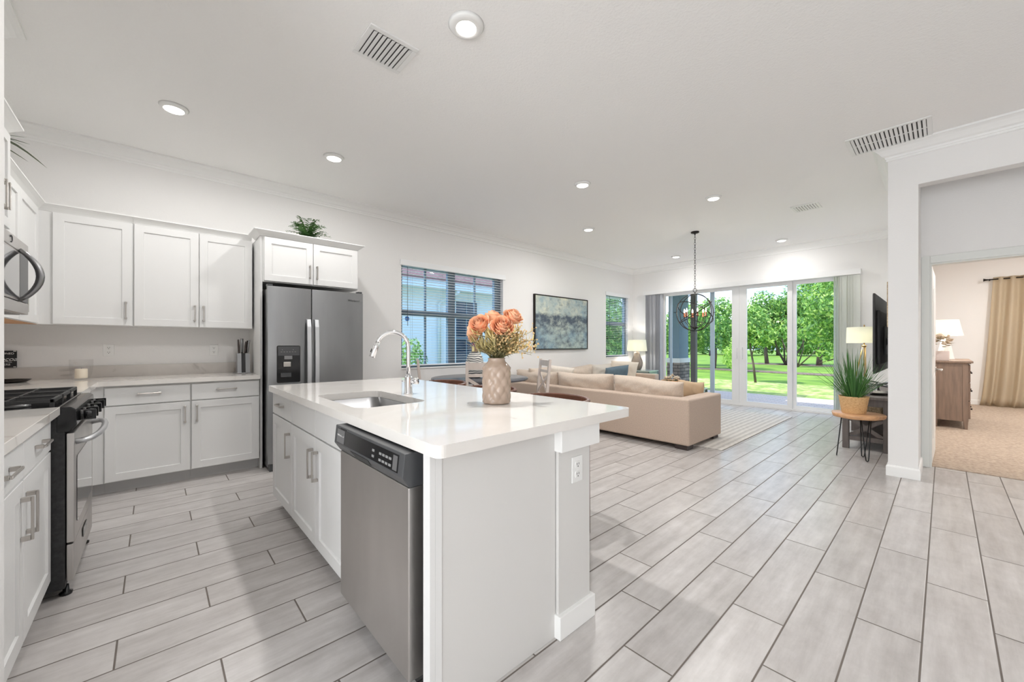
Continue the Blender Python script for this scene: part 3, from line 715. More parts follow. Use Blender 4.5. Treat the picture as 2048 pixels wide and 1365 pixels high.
b = MB(); b.tube(arc((-3.22, -0.543, 1.765), 0.018, 20, 300, 14), 0.0018, 6); b.build('logo', M['ctrl'], dd)

t = thing('microwave_cabinet', 'white two door cabinet above the microwave with stepped out crown', 'cabinet', (-3.22, -0.8, 1.81))
MB().box(RX0, RX1, -0.998, -0.630, 1.805, 2.425).build('cabinet_body', M['cab'], t)
F61 = face_py(-0.610)
for a, c, hx in ((RX0+0.004, -3.400, -3.425), (-3.394, RX1-0.004, -3.362)):
    d = shaker(F61, a, c, 1.880, 2.418, fr=0.055).build('door', M['cab'], t); pull(F61, hx, 2.03, 0.15).build('handle', M['nickel'], d)
ccrown([(RX1, -0.630), (RX0, -0.630), (RX0, -0.99)][::-1], 2.427, 2.490, 0.06).build('crown', M['trim'], t)
t = thing('wall_cabinet', 'white wall cabinet squeezed between the microwave and the corner', 'cabinet', (-4.2, -0.83, UB))
MB().box(-4.8405, RX0-0.003, -0.998, -0.690, UB, UT).build('cabinet_body', M['cab'], t)
F67 = face_py(-0.671)
for a, c, hx in ((-4.76, -4.20, -4.24), (-4.194, -3.63, -4.16)):
    d = shaker(F67, a, c, UB+0.003, UT-0.005).build('door', M['cab'], t); pull(F67, hx, UB+0.135, 0.15).build('handle', M['nickel'], d)
ccrown([(-4.841, -0.690), (RX0-0.003, -0.690)], UT, 2.352).build('crown', M['trim'], t)
MB().box(-4.84, RX0-0.003, -0.997, -0.69, UB-0.003, UB-0.0005).build('bare_underside', M['ply'], t)

t = thing('base_cabinet', 'white base cabinet on the near side of the range with two drawers over two doors', 'cabinet', (-2.3, -0.7, 0))
MB().box(-2.833, -1.785, -0.998, -0.381, 0.1, 0.884).build('cabinet_body', M['cab'], t)
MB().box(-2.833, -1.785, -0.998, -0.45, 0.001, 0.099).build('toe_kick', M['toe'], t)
F36 = face_py(-0.361)
for a, c, hx in ((-2.828, -2.312, -2.350), (-2.305, -1.79, -2.267)):
    d = slab(F36, a, c, 0.725, 0.868).build('drawer', M['cab'], t); pull(F36, (a+c)/2, 0.800, 0.15, False).build('handle', M['nickel'], d)
    d = shaker(F36, a, c, 0.108, 0.715).build('door', M['cab'], t); pull(F36, hx, 0.58, 0.16).build('handle', M['nickel'], d)
t = thing('countertop', 'short white quartz counter on the near side of the range', 'countertop', (-2.3, -0.7, 0.886))
MB().box(-2.828, -1.782, -0.998, -0.332, 0.886, 0.924, bev=0.002).build('slab', M['quartz'], t)
MB().box(-2.828, -1.782, -0.998, -0.979, 0.9245, 1.032).build('backsplash', M['splash'], t)

# ---------------------------------------------------------------- island
t = thing('kitchen_island', 'white kitchen island with sink cabinet, thick quartz top and corner post', 'island', (-2.2, 1.0, 0))
IX0, IX1 = -3.385, -1.090
b = MB(); b.box(IX0, -1.832, 0.676, 1.24, 0.10, 0.660); b.box(IX0, -2.74, 0.676, 1.24, 0.661, 0.873); b.box(-1.832, -1.812, 0.676, 1.24, 0.10, 0.873)
b.box(-2.74, -1.832, 1.18, 1.24, 0.661, 0.873); b.box(-2.74, -1.832, 0.676, 0.690, 0.661, 0.873); b.build('cabinet_body', M['cab'], t)
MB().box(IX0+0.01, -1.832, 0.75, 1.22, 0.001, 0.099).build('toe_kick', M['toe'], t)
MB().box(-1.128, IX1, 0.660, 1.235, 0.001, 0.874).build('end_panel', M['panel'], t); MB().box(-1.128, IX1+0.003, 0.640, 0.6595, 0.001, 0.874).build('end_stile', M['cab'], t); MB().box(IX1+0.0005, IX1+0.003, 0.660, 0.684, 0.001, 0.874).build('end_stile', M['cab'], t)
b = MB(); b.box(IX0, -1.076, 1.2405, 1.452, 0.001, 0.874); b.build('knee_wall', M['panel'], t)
b = MB(); b.box(-1.30, -1.058, 1.2305, 1.470, 0.001, 0.098, bev=0.002); b.build('post_base', M['trim'], t)
b = MB(); b.box(-1.30, -1.050, 1.2305, 1.492, 0.776, 0.8745, bev=0.002); b.build('post_cap', M['trim'], t)
FI = face_my(0.655)
d = slab(FI, -3.380, -2.845, 0.715, 0.862).build('drawer', M['cab'], t); pull(FI, -3.11, 0.795, 0.15, False).build('handle', M['nickel'], d)
for a, c in ((-2.836, -2.334), (-2.328, -1.836)): slab(FI, a, c, 0.715, 0.862).build('false_drawer', M['cab'], t)
for a, c, hx in ((-3.380, -2.845, -2.885), (-2.836, -2.334, -2.375), (-2.328, -1.836, -2.290)):
    d = shaker(FI, a, c, 0.105, 0.705).build('door', M['cab'], t); pull(FI, hx, 0.560, 0.165).build('handle', M['nickel'], d)
hole = rrect(-2.550, -1.875, 0.715, 1.100, 0.07)
MB().plate(rrect(-3.400, -1.020, 0.627, 1.710, 0.03), 0.875, 0.915, hole).build('island_top', M['quartz'], t)
# undermount sink
t = thing('sink', 'stainless undermount sink set into the island', 'sink', (-2.2, 0.9, 0.67))
b = MB(); prof = []
outs = [rrect(-2.556, -1.869, 0.709, 1.106, 0.075), rrect(-2.548, -1.877, 0.717, 1.098, 0.07), rrect(-2.535, -1.890, 0.730, 1.085, 0.07), rrect(-2.50, -1.925, 0.765, 1.05, 0.06)]
zz = [0.8735, 0.8735, 0.70, 0.676]
rings = [[b.bm.verts.new((x, y, z)) for x, y in o] for o, z in zip(outs, zz)]
for a, c in zip(rings, rings[1:]):
    n = len(a)
    for k in range(n): f = b.bm.faces.new([a[k], a[(k+1) % n], c[(k+1) % n], c[k]]); f.smooth = True
b.bm.faces.new(rings[-1]); bmesh.ops.recalc_face_normals(b.bm, faces=b.bm.faces)
for f in b.bm.faces: f.normal_flip()
b.build('basin', M['steel_d'], t)
MB().lathe([(0.045, 0.6765), (0.045, 0.679), (0.02, 0.680)], -2.21, 0.95, 20).build('drain', M['chrome'], t)
# faucet
t = thing('faucet', 'chrome pull down gooseneck faucet beside the sink', 'faucet', (-2.236, 1.165, 0.9155))
fx, fy = -2.236, 1.165
b = MB(); b.lathe([(0.027, 0.9155), (0.027, 0.921), (0.0235, 0.924), (0.0235, 1.020), (0.021, 1.024)], fx, fy, 24)
b.build('base', M['chrome'], t)
dy = Vector((-0.30, -0.954, 0)).normalized()
path = [Vector((fx, fy, 1.02)), Vector((fx, fy, 1.10)), Vector((fx, fy, 1.18))]
R0 = 0.093; c0 = Vector((fx, fy, 1.205)) + dy*R0
path += [c0 + (-dy*math.cos(R(a)) + Vector((0, 0, 1))*math.sin(R(a)))*R0 for a in range(0, 166, 11)]
b = MB(); b.tube(path, 0.0125, 14); b.build('spout', M['chrome'], t)
e = path[-1]; td = (path[-1]-path[-2]).normalized()
b = MB(); b.tube([e, e+td*0.02, e+td*0.085, e+td*0.09], [0.0135, 0.0165, 0.0175, 0.015], 16); sp = b.build('spray_head', M['chrome'], t)
b = MB(); q = e+td*0.045+dy*0.016; b.tube([q-td*0.012, q+td*0.012], 0.006, 8); b.build('spray_button', M['black'], sp)
b = MB(); s_ = Vector((0.67, 0.74, 0)); h0 = Vector((fx, fy, 0.995))
b.tube([h0-s_*0.0, h0+s_*0.030], 0.015, 14); b.tube([h0+s_*0.030, h0+s_*0.062], [0.020, 0.020], 18); b.tube([h0-s_*0.040, h0-s_*0.020], 0.005, 8); b.build('handle', M['chrome'], t)
# dishwasher
t = thing('dishwasher', 'stainless dishwasher with dark control strip at the end of the island', 'dishwasher', (-1.5, 0.9, 0))
MB().box(-1.806, -1.136, 0.680, 1.225, 0.11, 0.868).build('tub', M['blackm'], t)
FD = face_my(0.612)
d = MB().box(-1.806, -1.172, 0.0, 0.062, 0.115, 0.752, FD, 0.004).build('door', M['steel_w'], t)
cp = MB().prism([(0.680, 0.754), (0.612, 0.754), (0.586, 0.792), (0.594, 0.868), (0.680, 0.868)], -1.808, -1.165, lambda u, dd, z: (dd, u, z), 0.003).build('control_panel', M['ctrl'], t)
n_ = Vector((0, -1, 0.105)).normalized()
def FC(u, d_, z):   # on the sloping upper face of the strip
    f = (z-0.792)/0.076; return (u, 0.586+0.008*f + d_ , z)
b = MB(); b.box(-1.775, -1.200, -0.0015, 0.001, 0.800, 0.858, FC); b.build('control_face', M['black'], cp)
b = MB(); b.box(-1.772, -1.688, -0.003, -0.0015, 0.802, 0.856, FC); bg = b.build('badge', M['badge'], cp)
text('badge_text', 'Whirlpool', 0.018, (-1.730, 0.5875, 0.829), (R(96), 0, 0), M['ink'], cp)
b = MB()
for k in range(5): b.box(-1.74+0.014*k, -1.731+0.014*k, -0.004, -0.0015, 0.860, 0.864, FC)
b.build('vent_slots', M['black'], cp)
for ub, zb in [(-1.405, 0.812), (-1.405, 0.832)] + [(-1.345+0.026*k, zz_) for k in range(4) for zz_ in (0.810, 0.832)]:
    MB().box(ub, ub+0.018, -0.003, -0.0015, zb, zb+0.008, FC).build('button', M['lcd'], cp)
b = MB(); b.box(-1.236, -1.206, -0.003, -0.0015, 0.805, 0.853, FC); b.build('display', M['badge'], cp)
FCL = lambda u, d_, z: (u, 0.612 - (z-0.754)/0.038*0.026 + d_, z)
b = MB(); b.prism([(-1.615, 0.790), (-1.440, 0.790), (-1.450, 0.764), (-1.600, 0.764)], -0.003, 0.002, FCL); b.build('pull_recess', M['dark'], cp)
MB().box(-1.80, -1.20, 0.70, 0.74, 0.001, 0.108).build('kick_plate', M['black'], t)

# ---------------------------------------------------------------- outlets
def outlet(label, f, u, z, w=0.072, h=0.112):
    t = thing('outlet', label, 'outlet', f(u, 0, z-h/2))
    MB().box(u-w/2, u+w/2, -0.006, -0.0005, z-h/2, z+h/2, f, 0.003).build('cover_plate', M['white'], t)
    for s in (-1, 1):
        zc = z + s*0.021
        o = MB().prism([(u+a, zc+c) for a, c in ((-0.012, -0.014), (0.012, -0.014), (0.017, -0.006), (0.017, 0.006), (0.012, 0.014), (-0.012, 0.014), (-0.017, 0.006), (-0.017, -0.006))], -0.0085, -0.006, f).build('socket', M['white'], t)
        b = MB(); b.box(u-0.0075, u-0.0050, -0.0092, -0.0085, zc-0.001, zc+0.008, f); b.box(u+0.0050, u+0.0075, -0.0092, -0.0085, zc-0.001, zc+0.008, f); b.box(u-0.0025, u+0.0025, -0.0092, -0.0085, zc-0.010, zc-0.005, f)
        b.build('slots', M['dark'], o)
outlet('white wall outlet above the counter nearer the candle', face_px(WX), -0.31, 1.170)
outlet('white wall outlet above the counter nearer the knife block', face_px(WX), 0.46, 1.165)
outlet('white wall outlet on the island corner post', face_px(-1.076), 1.358, 0.680)

# ---------------------------------------------------------------- things on the counters and cabinets
t = thing('candle_jar', 'white pillar candle in a clear glass on the corner counter', 'candle', (-4.93, -0.46, 0.9245))
b = MB(); b.lathe([(0.048, 0.9248), (0.052, 0.930), (0.066, 0.975), (0.072, 1.030), (0.073, 1.095), (0.0705, 1.095), (0.069, 1.030), (0.062, 0.975), (0.048, 0.936), (0.0, 0.934)], -4.93, -0.46, 32, False); b.build('glass', M['cup'], t)
MB().lathe([(0.037, 0.9365), (0.038, 0.94), (0.038, 1.012), (0.034, 1.016), (0.010, 1.012)], -4.93, -0.46, 24).build('wax', M['wax'], t)
MB().tube([(-4.93, -0.46, 1.012), (-4.929, -0.459, 1.024)], 0.0012, 6).build('wick', M['dark'], t)

t = thing('knife_block', 'steel and black knife block full of knives by the refrigerator panel', 'knife block', (-4.92, 0.665, 0.9245))
b = MB(); b.box(-5.00, -4.83, 0.605, 0.745, 0.9248, 0.934, bev=0.003); b.build('base_plate', M['steel_d'], t)
b = MB(); b.prism([(-4.985, 0.9345), (-4.855, 0.9345), (-4.875, 1.130), (-4.975, 1.130)], 0.628, 0.662, lambda u, d, z: (u, d, z)); b.prism([(-4.985, 0.9345), (-4.855, 0.9345), (-4.875, 1.130), (-4.975, 1.130)], 0.697, 0.735); b.build('steel_side', M['steel'], t)
b = MB(); b.prism([(-4.980, 0.9345), (-4.850, 0.9345), (-4.872, 1.133), (-4.97, 1.133)], 0.6625, 0.6965); b.build('block_core', M['black'], t)
for k, (kx, ky, h, lean) in enumerate(((-4.885, 0.645, 0.130, -0.004), (-4.885, 0.668, 0.150, -0.002), (-4.885, 0.695, 0.120, 0.004), (-4.885, 0.716, 0.135, 0.008), (-4.94, 0.650, 0.140, -0.003), (-4.94, 0.680, 0.150, 0.0), (-4.94, 0.712, 0.130, 0.006))):
    b = MB(); b.tube([(kx, ky, 1.1335), (kx+0.003, ky+lean*0.4, 1.15), (kx+0.006, ky+lean, 1.1335+h*0.6), (kx+0.010, ky+lean*2, 1.1335+h)], [0.006, 0.009, 0.010, 0.008], 10); b.build('knife_handle', M['steel_d'] if k % 2 else M['foot'], t)

t = thing('chalk_sign', 'small black cocoa sign leaning in the counter corner', 'sign', (-5.10, -0.93, 1.034))
MB().box(-5.128, -5.116, -0.976, -0.835, 1.034, 1.172, bev=0.001).build('board', M['black'], t)
text('sign_text', 'ONED', 0.022, (-5.1155, -0.880, 1.148), RX, M['ink'], t, 0.0003)
text('sign_text', 'Cocoa', 0.046, (-5.1155, -0.895, 1.102), RX, M['ink'], t, 0.0003, 0.35)
text('sign_text', 'HERE', 0.022, (-5.1155, -0.893, 1.058), RX, M['ink'], t, 0.0003)
b = MB(); b.tube([(-5.1155, -0.935, 1.078), (-5.1155, -0.90, 1.083), (-5.1155, -0.86, 1.076)], 0.0012, 6); b.box(-5.116, -5.1152, -0.853, -0.838, 1.037, 1.042); b.box(-5.116, -5.1152, -0.853, -0.838, 1.164, 1.169); b.build('flourish', M['ink'], t)
t = thing('bread_tray', 'dark bronze tray tip on the counter below the cocoa sign', 'tray', (-4.95, -0.87, 0.9245))
MB().lathe([(0.02, 0.9246), (0.10, 0.928), (0.125, 0.945), (0.123, 0.947), (0.098, 0.932), (0.0, 0.929)], -4.90, -0.85, 28, False).build('dish', M['bronze'], t)

def fern(name, label, loc, n, rad, mats, up=0.5, seed=1, w=0.05, potr=0.07, leaflets=True):
    rnd = random.Random(seed); t = thing(name, label, 'plant', loc)
    x, y, z = loc
    MB().lathe([(potr*0.8, z+0.001), (potr, z+0.08), (potr*1.02, z+0.085), (potr*0.9, z+0.085), (potr*0.85, z+0.07)], x, y, 20, True).build('pot', M['foot'], t)
    b = MB(); bm = b.bm
    for i in range(n):
        a = 2*math.pi*i/n + rnd.uniform(-0.3, 0.3); el = rnd.uniform(0.0, 1.0); L = rad*rnd.uniform(0.75, 1.1)
        rx = L*(0.35+0.65*(1-el)); h = L*up*(0.25+el*1.1)
        prev = None; base = Vector((x, y, z+0.085))
        for k in range(14):
            f = (k+1)/14; p = base + Vector((math.cos(a)*rx*f, math.sin(a)*rx*f, h*math.sin(f*math.pi*0.62)))
            if leaflets:
                tdir = Vector((math.cos(a), math.sin(a), 0.1)); sd = Vector((-math.sin(a), math.cos(a), 0))
                ll = w*(1-f*0.75)*(0.5+min(1, f*4)*0.5)
                for s in (-1, 1): blade(bm, p, p + sd*s*ll + tdir*ll*0.5 + Vector((0, 0, rnd.uniform(-0.01, 0.015))), ll*0.42, 0.1, 2, 0, tdir)
        if not leaflets:
            tip = base + Vector((math.cos(a)*rx, math.sin(a)*rx, h*0.55)); blade(bm, base, tip, w, 0.55, 8)
    b.build('fronds', mats, t); return t
fern('fern', 'bushy green fern on top of the refrigerator cabinet', (-4.70, 1.24, 2.300), 52, 0.27, M['fern'], 0.62, 3, 0.062)
t = fern('trailing_plant', 'dark leafy plant with drooping leaves above the microwave cabinet side', (-3.95, -0.86, 2.297), 9, 0.30, M['palm'], 0.45, 5, 0.028, 0.06, False)
b = MB(); bs = Vector((-3.95, -0.86, 2.46))
for tip, w, s in (((-4.03, -0.53, 2.40), 0.055, 0.45), ((-3.98, -0.60, 2.40), 0.045, 0.3), ((-3.98, -0.62, 2.62), 0.022, 0.1), ((-4.05, -0.62, 2.58), 0.022, 0.12), ((-4.02, -0.60, 2.53), 0.026, 0.2), ((-3.85, -0.58, 2.45), 0.03, 0.3), ((-3.90, -0.66, 2.37), 0.028, 0.2)):
    blade(b.bm, bs, tip, w, s, 8)
b.build('long_leaf', M['palm'], t)

# ---------------------------------------------------------------- vase and flowers on the island
vx, vy, vz = -1.572, 1.321, 0.9155
t = thing('vase', 'beige faceted stoneware vase on the island', 'vase', (vx, vy, vz))
b = MB()
def facet(k, z):
    f = (z-vz)/0.19
    if not 0.02 < f < 0.98: return 0
    ph = (k*9*2*math.pi); row = f*5*math.pi
    return 0.0045*(abs(math.sin(ph/2+row/2))+abs(math.sin(ph/2-row/2))-1.0)
prof = [(0.060, vz+0.0002), (0.068, vz+0.004)] + [(0.071, vz+0.008+0.178*k/30) for k in range(31)] + [(0.068, vz+0.194), (0.056, vz+0.208), (0.046, vz+0.218), (0.043, vz+0.228), (0.046, vz+0.236), (0.040, vz+0.236), (0.038, vz+0.222), (0.060, vz+0.190), (0.060, vz+0.02)]
b.lathe(prof, vx, vy, 108, True, facet); b.build('body', M['vase'], t)
def rose(label, ctr, dirv, r, seed):
    rnd = random.Random(seed); c = Vector(ctr); n = Vector(dirv).normalized()
    t = thing('rose', label, 'flower', (vx, vy, vz+0.20), 'orange roses in the beige vase')
    q = n.to_track_quat('Z', 'Y'); b = MB(); bm = b.bm
    rings = [(2, 0.10, 0.86, 0.0), (3, 0.22, 0.88, 0.0), (3, 0.36, 0.84, 0.10), (4, 0.50, 0.78, 0.25), (5, 0.66, 0.68, 0.45), (5, 0.82, 0.54, 0.7), (6, 0.98, 0.36, 1.0)]
    for ri, (cnt, rr, hh, fl) in enumerate(rings):
        for k in range(cnt):
            a0 = 2*math.pi*(k + 0.41*ri)/cnt + rnd.uniform(-0.25, 0.25); half = math.pi/cnt*1.45; g = []
            NU, NV = 8, 6; hk = rnd.uniform(-0.06, 0.05); sw = rnd.uniform(0.05, 0.14)
            for i in range(NU+1):
                u = 2*i/NU-1; col = []
                for j in range(NV+1):
                    v = j/NV
                    rad = r*(0.05 + rr*(0.42 + 0.58*math.sin(math.pi*0.5*v**0.8)))*(1 + sw*u) + r*0.14*fl*max(0, v-0.7)/0.3*(1-0.5*u*u)
                    hgt = r*(-0.60 + (hh+hk+0.60)*v*(1-0.16*(u*u)*v) - 0.14*fl*max(0, v-0.75)/0.25)
                    a = a0 + u*half*(0.45+0.55*math.sin(math.pi*min(1, v*0.5+0.25)))
                    rad *= 1 + 0.035*math.sin(4*u+seed+k)*v
                    col.append(bm.verts.new(c + q @ Vector((rad*math.cos(a), rad*math.sin(a), hgt))))
                g.append(col)
            for i in range(NU):
                for j in range(NV): f = bm.faces.new([g[i][j], g[i+1][j], g[i+1][j+1], g[i][j+1]]); f.smooth = True
    b.build('petals', M['rose'], t)
    MB().tube([c - n*r*0.5, c - n*r*1.4, Vector((vx, vy, vz+0.24)) + Vector((c.x-vx, c.y-vy, 0))*0.12, (vx, vy, vz+0.12)], 0.003, 6).build('stem', M['stem'], t)
rt = Vector((0.673, 0.740, 0)); fw = Vector((-0.740, 0.673, 0)); UP = Vector((0, 0, 1)); V0 = Vector((vx, vy, vz))
def vp(r, f, u): return V0 + rt*r + fw*f + UP*u
rose('large orange rose at the left of the bouquet', vp(-0.088, -0.02, 0.405), -rt*0.35 - fw*0.75 + UP*0.55, 0.054, 1)
rose('orange rose at the front centre of the bouquet', vp(0.030, -0.03, 0.398), -fw*0.75 + rt*0.15 + UP*0.6, 0.056, 2)
rose('tallest orange rose at the top right of the bouquet', vp(0.085, 0.02, 0.450), rt*0.35 - fw*0.5 + UP*0.8, 0.048, 3)
rose('orange rose half hidden at the back of the bouquet', vp(-0.025, 0.05, 0.448), fw*0.1 + UP*1.0 - rt*0.1, 0.046, 4)
rose('orange rose low at the left edge of the bouquet', vp(-0.118, 0.03, 0.365), -rt*0.9 + UP*0.3 - fw*0.1, 0.046, 5)
def spray(label, tips, m, wl, kind, seed, balls=None):
    rnd = random.Random(seed); t = thing('dried_spray', label, 'dried flowers', (vx, vy, vz+0.2))
    st = MB(); lf = MB(); bl = MB()
    for tp in tips:
        a = V0 + UP*0.21 + rt*rnd.uniform(-0.02, 0.02) + fw*rnd.uniform(-0.02, 0.02); e = vp(*tp)
        mid = (a+e)/2 + UP*0.03; pts = [a, (a+mid)/2+UP*0.008, mid, (mid+e)/2+UP*0.008, e]; st.tube(pts, [0.0022, 0.002, 0.0016, 0.0012, 0.0008], 5)
        for k in range(kind):
            f = 0.25 + 0.75*k/kind; i = min(3, int(f*4)); p = pts[i].lerp(pts[i+1], f*4-i)
            d = Vector((rnd.uniform(-1, 1), rnd.uniform(-1, 1), rnd.uniform(-0.3, 1))).normalized()*wl*rnd.uniform(0.6, 1.1) + (e-a).normalized()*wl*0.6
            blade(lf.bm, p, p+d, wl*0.20, 0.05, 3)
            if balls and rnd.random() < balls:
                q = p+d; r = rnd.uniform(0.0035, 0.0065); bl.lathe([(0.0005, q.z-r), (r*0.8, q.z-r*0.5), (r, q.z), (r*0.7, q.z+r*0.6), (0.0005, q.z+r)], q.x, q.y, 6, False)
    st.build('stem', M['stem'], t); lf.build('foliage', m, t)
    if balls: bl.build('blossom', M['bloom'], t)
    else: bl.bm.free()
rg = random.Random(11)
spray('cream dried blossom spray reaching right out of the vase', [(0.06+0.13*rg.random(), rg.uniform(-0.06, 0.05), 0.25+0.15*rg.random()) for _ in range(20)] + [(0.21, 0.0, 0.33), (0.22, 0.02, 0.29)], M['straw'], 0.038, 16, 5, 0.8)
spray('pale green grassy spray at the left of the vase', [(-0.02-0.12*rg.random(), rg.uniform(-0.07, 0.02), 0.25+0.12*rg.random()) for _ in range(20)], M['straw'], 0.045, 18, 6)
spray('olive leaves around the mouth of the vase', [(rg.uniform(-0.11, 0.14), rg.uniform(-0.07, 0.05), 0.235+0.07*rg.random()) for _ in range(14)], M['olive'], 0.075, 5, 7)
spray('mauve sprig at the far left of the bouquet', [(-0.145, 0.0, 0.33), (-0.13, 0.02, 0.29), (-0.12, 0.0, 0.27)], M['mauve'], 0.035, 14, 8)
spray('tan blossom cluster between the roses', [(rg.uniform(-0.03, 0.09), rg.uniform(-0.06, 0.0), 0.30+0.10*rg.random()) for _ in range(16)], M['olive'], 0.032, 12, 9, 0.95)

# ---------------------------------------------------------------- bar stools at the back of the island
def bar_stool(label, cx, cy):
    t = thing('bar_stool', label, 'stool', (cx, cy, 0), 'walnut bar stools behind the island')
    b = MB(); pts = [Vector((cx + 0.235*math.sin(R(a)), cy - 0.10 + 0.235*math.cos(R(a))*0.62, 0.845+0.008*math.cos(R(a)))) for a in range(-100, 101, 10)]
    bm = b.bm; prev = None
    for p in pts:
        n = (p - Vector((cx, cy-0.1, p.z))).normalized()
        cur = [bm.verts.new(p + n*o + UP*z) for o, z in ((-0.011, -0.032), (0.011, -0.032), (0.013, 0.030), (0.006, 0.036), (-0.008, 0.036), (-0.012, 0.030))]
        if prev:
            for k in range(6): bm.faces.new([prev[k], prev[(k+1) % 6], cur[(k+1) % 6], cur[k]])
        else: bm.faces.new(cur)
        prev = cur
    bm.faces.new(prev[::-1]); bmesh.ops.recalc_face_normals(bm, faces=bm.faces); b.build('back_rail', M['walnut'], t)
    b = MB(); b.plate(rrect(cx-0.215, cx+0.215, cy-0.27, cy+0.06, 0.10), 0.635, 0.675); b.build('seat', M['foot'], t)
    for sx in (-1, 1):
        for sy in (-1, 1):
            tx, ty = cx+sx*0.16, cy-0.10+sy*0.12
            e = (cx+sx*0.232, cy-0.11+0.02, 0.83) if sy > 0 else (tx, ty, 0.634)
            pts = [(cx+sx*0.135, cy-0.10+sy*0.165, 0.0), (tx, ty, 0.634)]
            MB().tube(pts, [0.013, 0.017], 10).build('leg', M['walnut'], t)
        MB().tube([(cx+sx*0.195, cy-0.06, 0.676), (cx+sx*0.222, cy-0.06, 0.835)], 0.012, 8).build('back_post', M['walnut'], t)
    b = MB(); q = 0.144
    for a, c in (((-q, -0.250), (q, -0.250)), ((q, -0.250), (q, 0.050)), ((q, 0.050), (-q, 0.050)), ((-q, 0.050), (-q, -0.250))):
        b.tube([(cx+a[0], cy+a[1], 0.22), (cx+c[0], cy+c[1], 0.22)], 0.009, 8)
    b.build('foot_ring', M['walnut'], t)
bar_stool('walnut bar stool behind the island, first from the faucet end', -3.06, 2.06)
bar_stool('walnut bar stool behind the island, partly hidden by the vase', -2.40, 2.06)
bar_stool('walnut bar stool behind the island, nearest the sofa', -1.69, 2.02)

# ---------------------------------------------------------------- dining table and chairs
tx, ty = -4.417, 3.407
t = thing('dining_table', 'round charcoal dining table by the window', 'table', (tx, ty, 0))
MB().lathe([(0.60, 0.728), (0.67, 0.730), (0.68, 0.738), (0.68, 0.754), (0.674, 0.760), (0.0, 0.760)], tx, ty, 72, False).build('tabletop', M['table'], t)
MB().lathe([(0.34, 0.0), (0.34, 0.03), (0.12, 0.07), (0.075, 0.14), (0.075, 0.60), (0.13, 0.70), (0.30, 0.7275)], tx, ty, 32).build('pedestal', M['table'], t)
def xchair(label, cx, cy, rz):
    """local: back at y=0, seat towards +y"""
    t = thing('dining_chair', label, 'chair', (cx, cy, 0), 'whitewashed cross back chairs at the round table')
    t.rotation_euler = (0, 0, rz); m = M['washed']; kw = dict(loc=(0, 0, 0))
    H = 1.02
    for s in (-1, 1):
        b = MB(); b.prism([(0.0, 0.0), (0.036, 0.0), (0.040, 0.45), (-0.020, H), (-0.052, H), (0.0, 0.45)], s*0.205-0.017, s*0.205+0.017, lambda u, d, z: (d, u, z), 0.003); b.build('back_post', m, t, **kw)
        b = MB(); b.box(s*0.195-0.019, s*0.195+0.019, 0.375, 0.413, 0.0, 0.43, bev=0.003); b.build('leg', m, t, **kw)
    yb = lambda z: 0.02 - 0.056*(z-0.45)/(H-0.45)
    for z0, z1, nm in ((0.925, 1.005, 'top_rail'), (0.835, 0.872, 'back_rail'), (0.50, 0.535, 'back_rail')):
        b = MB(); b.prism([(yb(z0)-0.010, z0), (yb(z0)+0.010, z0), (yb(z1)+0.010, z1), (yb(z1)-0.010, z1)], -0.1875, 0.1875, lambda u, d, z: (d, u, z), 0.002); b.build(nm, m, t, **kw)
    for s in (-1, 1):
        b = MB(); b.prism([(-0.186*s, 0.540), (-0.186*s, 0.585), (0.186*s, 0.830), (0.186*s, 0.785)], -0.008*0+(-0.009 if s > 0 else 0.0005), (-0.0005 if s > 0 else 0.009), lambda u, d, z: (u, d + yb(z), z)); b.build('cross_brace', m, t, **kw)
    b = MB(); b.plate(rrect(-0.215, 0.215, 0.022, 0.425, 0.03), 0.4305, 0.458); b.build('seat', m, t, **kw)
    b = MB(); b.box(-0.176, 0.176, 0.385, 0.403, 0.36, 0.430); [b.box(s*0.195-0.009, s*0.195+0.009, 0.041, 0.374, 0.36, 0.430) for s in (-1, 1)]; b.build('apron', m, t, **kw)
def face_to(cx, cy): return math.atan2(ty-cy, tx-cx) - math.pi/2
for lb, cx, cy, dr_ in (('whitewashed cross back chair seen from behind beside the vase', -3.70, 2.915, 0.05),
                   ('whitewashed cross back chair turned side on in front of the sofa', -3.79, 4.035, 0.28),
                   ('whitewashed chair at the window side of the table behind the faucet', -4.875, 2.72, 0.10)):
    xchair(lb, cx, cy, face_to(cx, cy)+dr_)
t = thing('striped_vase', 'tall striped vase standing on the dining table', 'vase', (-4.40, 3.30, 0.7605))
MB().lathe([(0.075, 0.7606), (0.11, 0.79), (0.125, 0.86), (0.125, 0.98), (0.105, 1.06), (0.075, 1.10), (0.05, 1.12)], -4.40, 3.30, 40).build('body', M['stripe'], t)
MB().lathe([(0.05, 1.1205), (0.042, 1.15), (0.044, 1.17), (0.05, 1.185), (0.04, 1.185), (0.036, 1.16)], -4.40, 3.30, 32).build('neck', M['vase'], t)

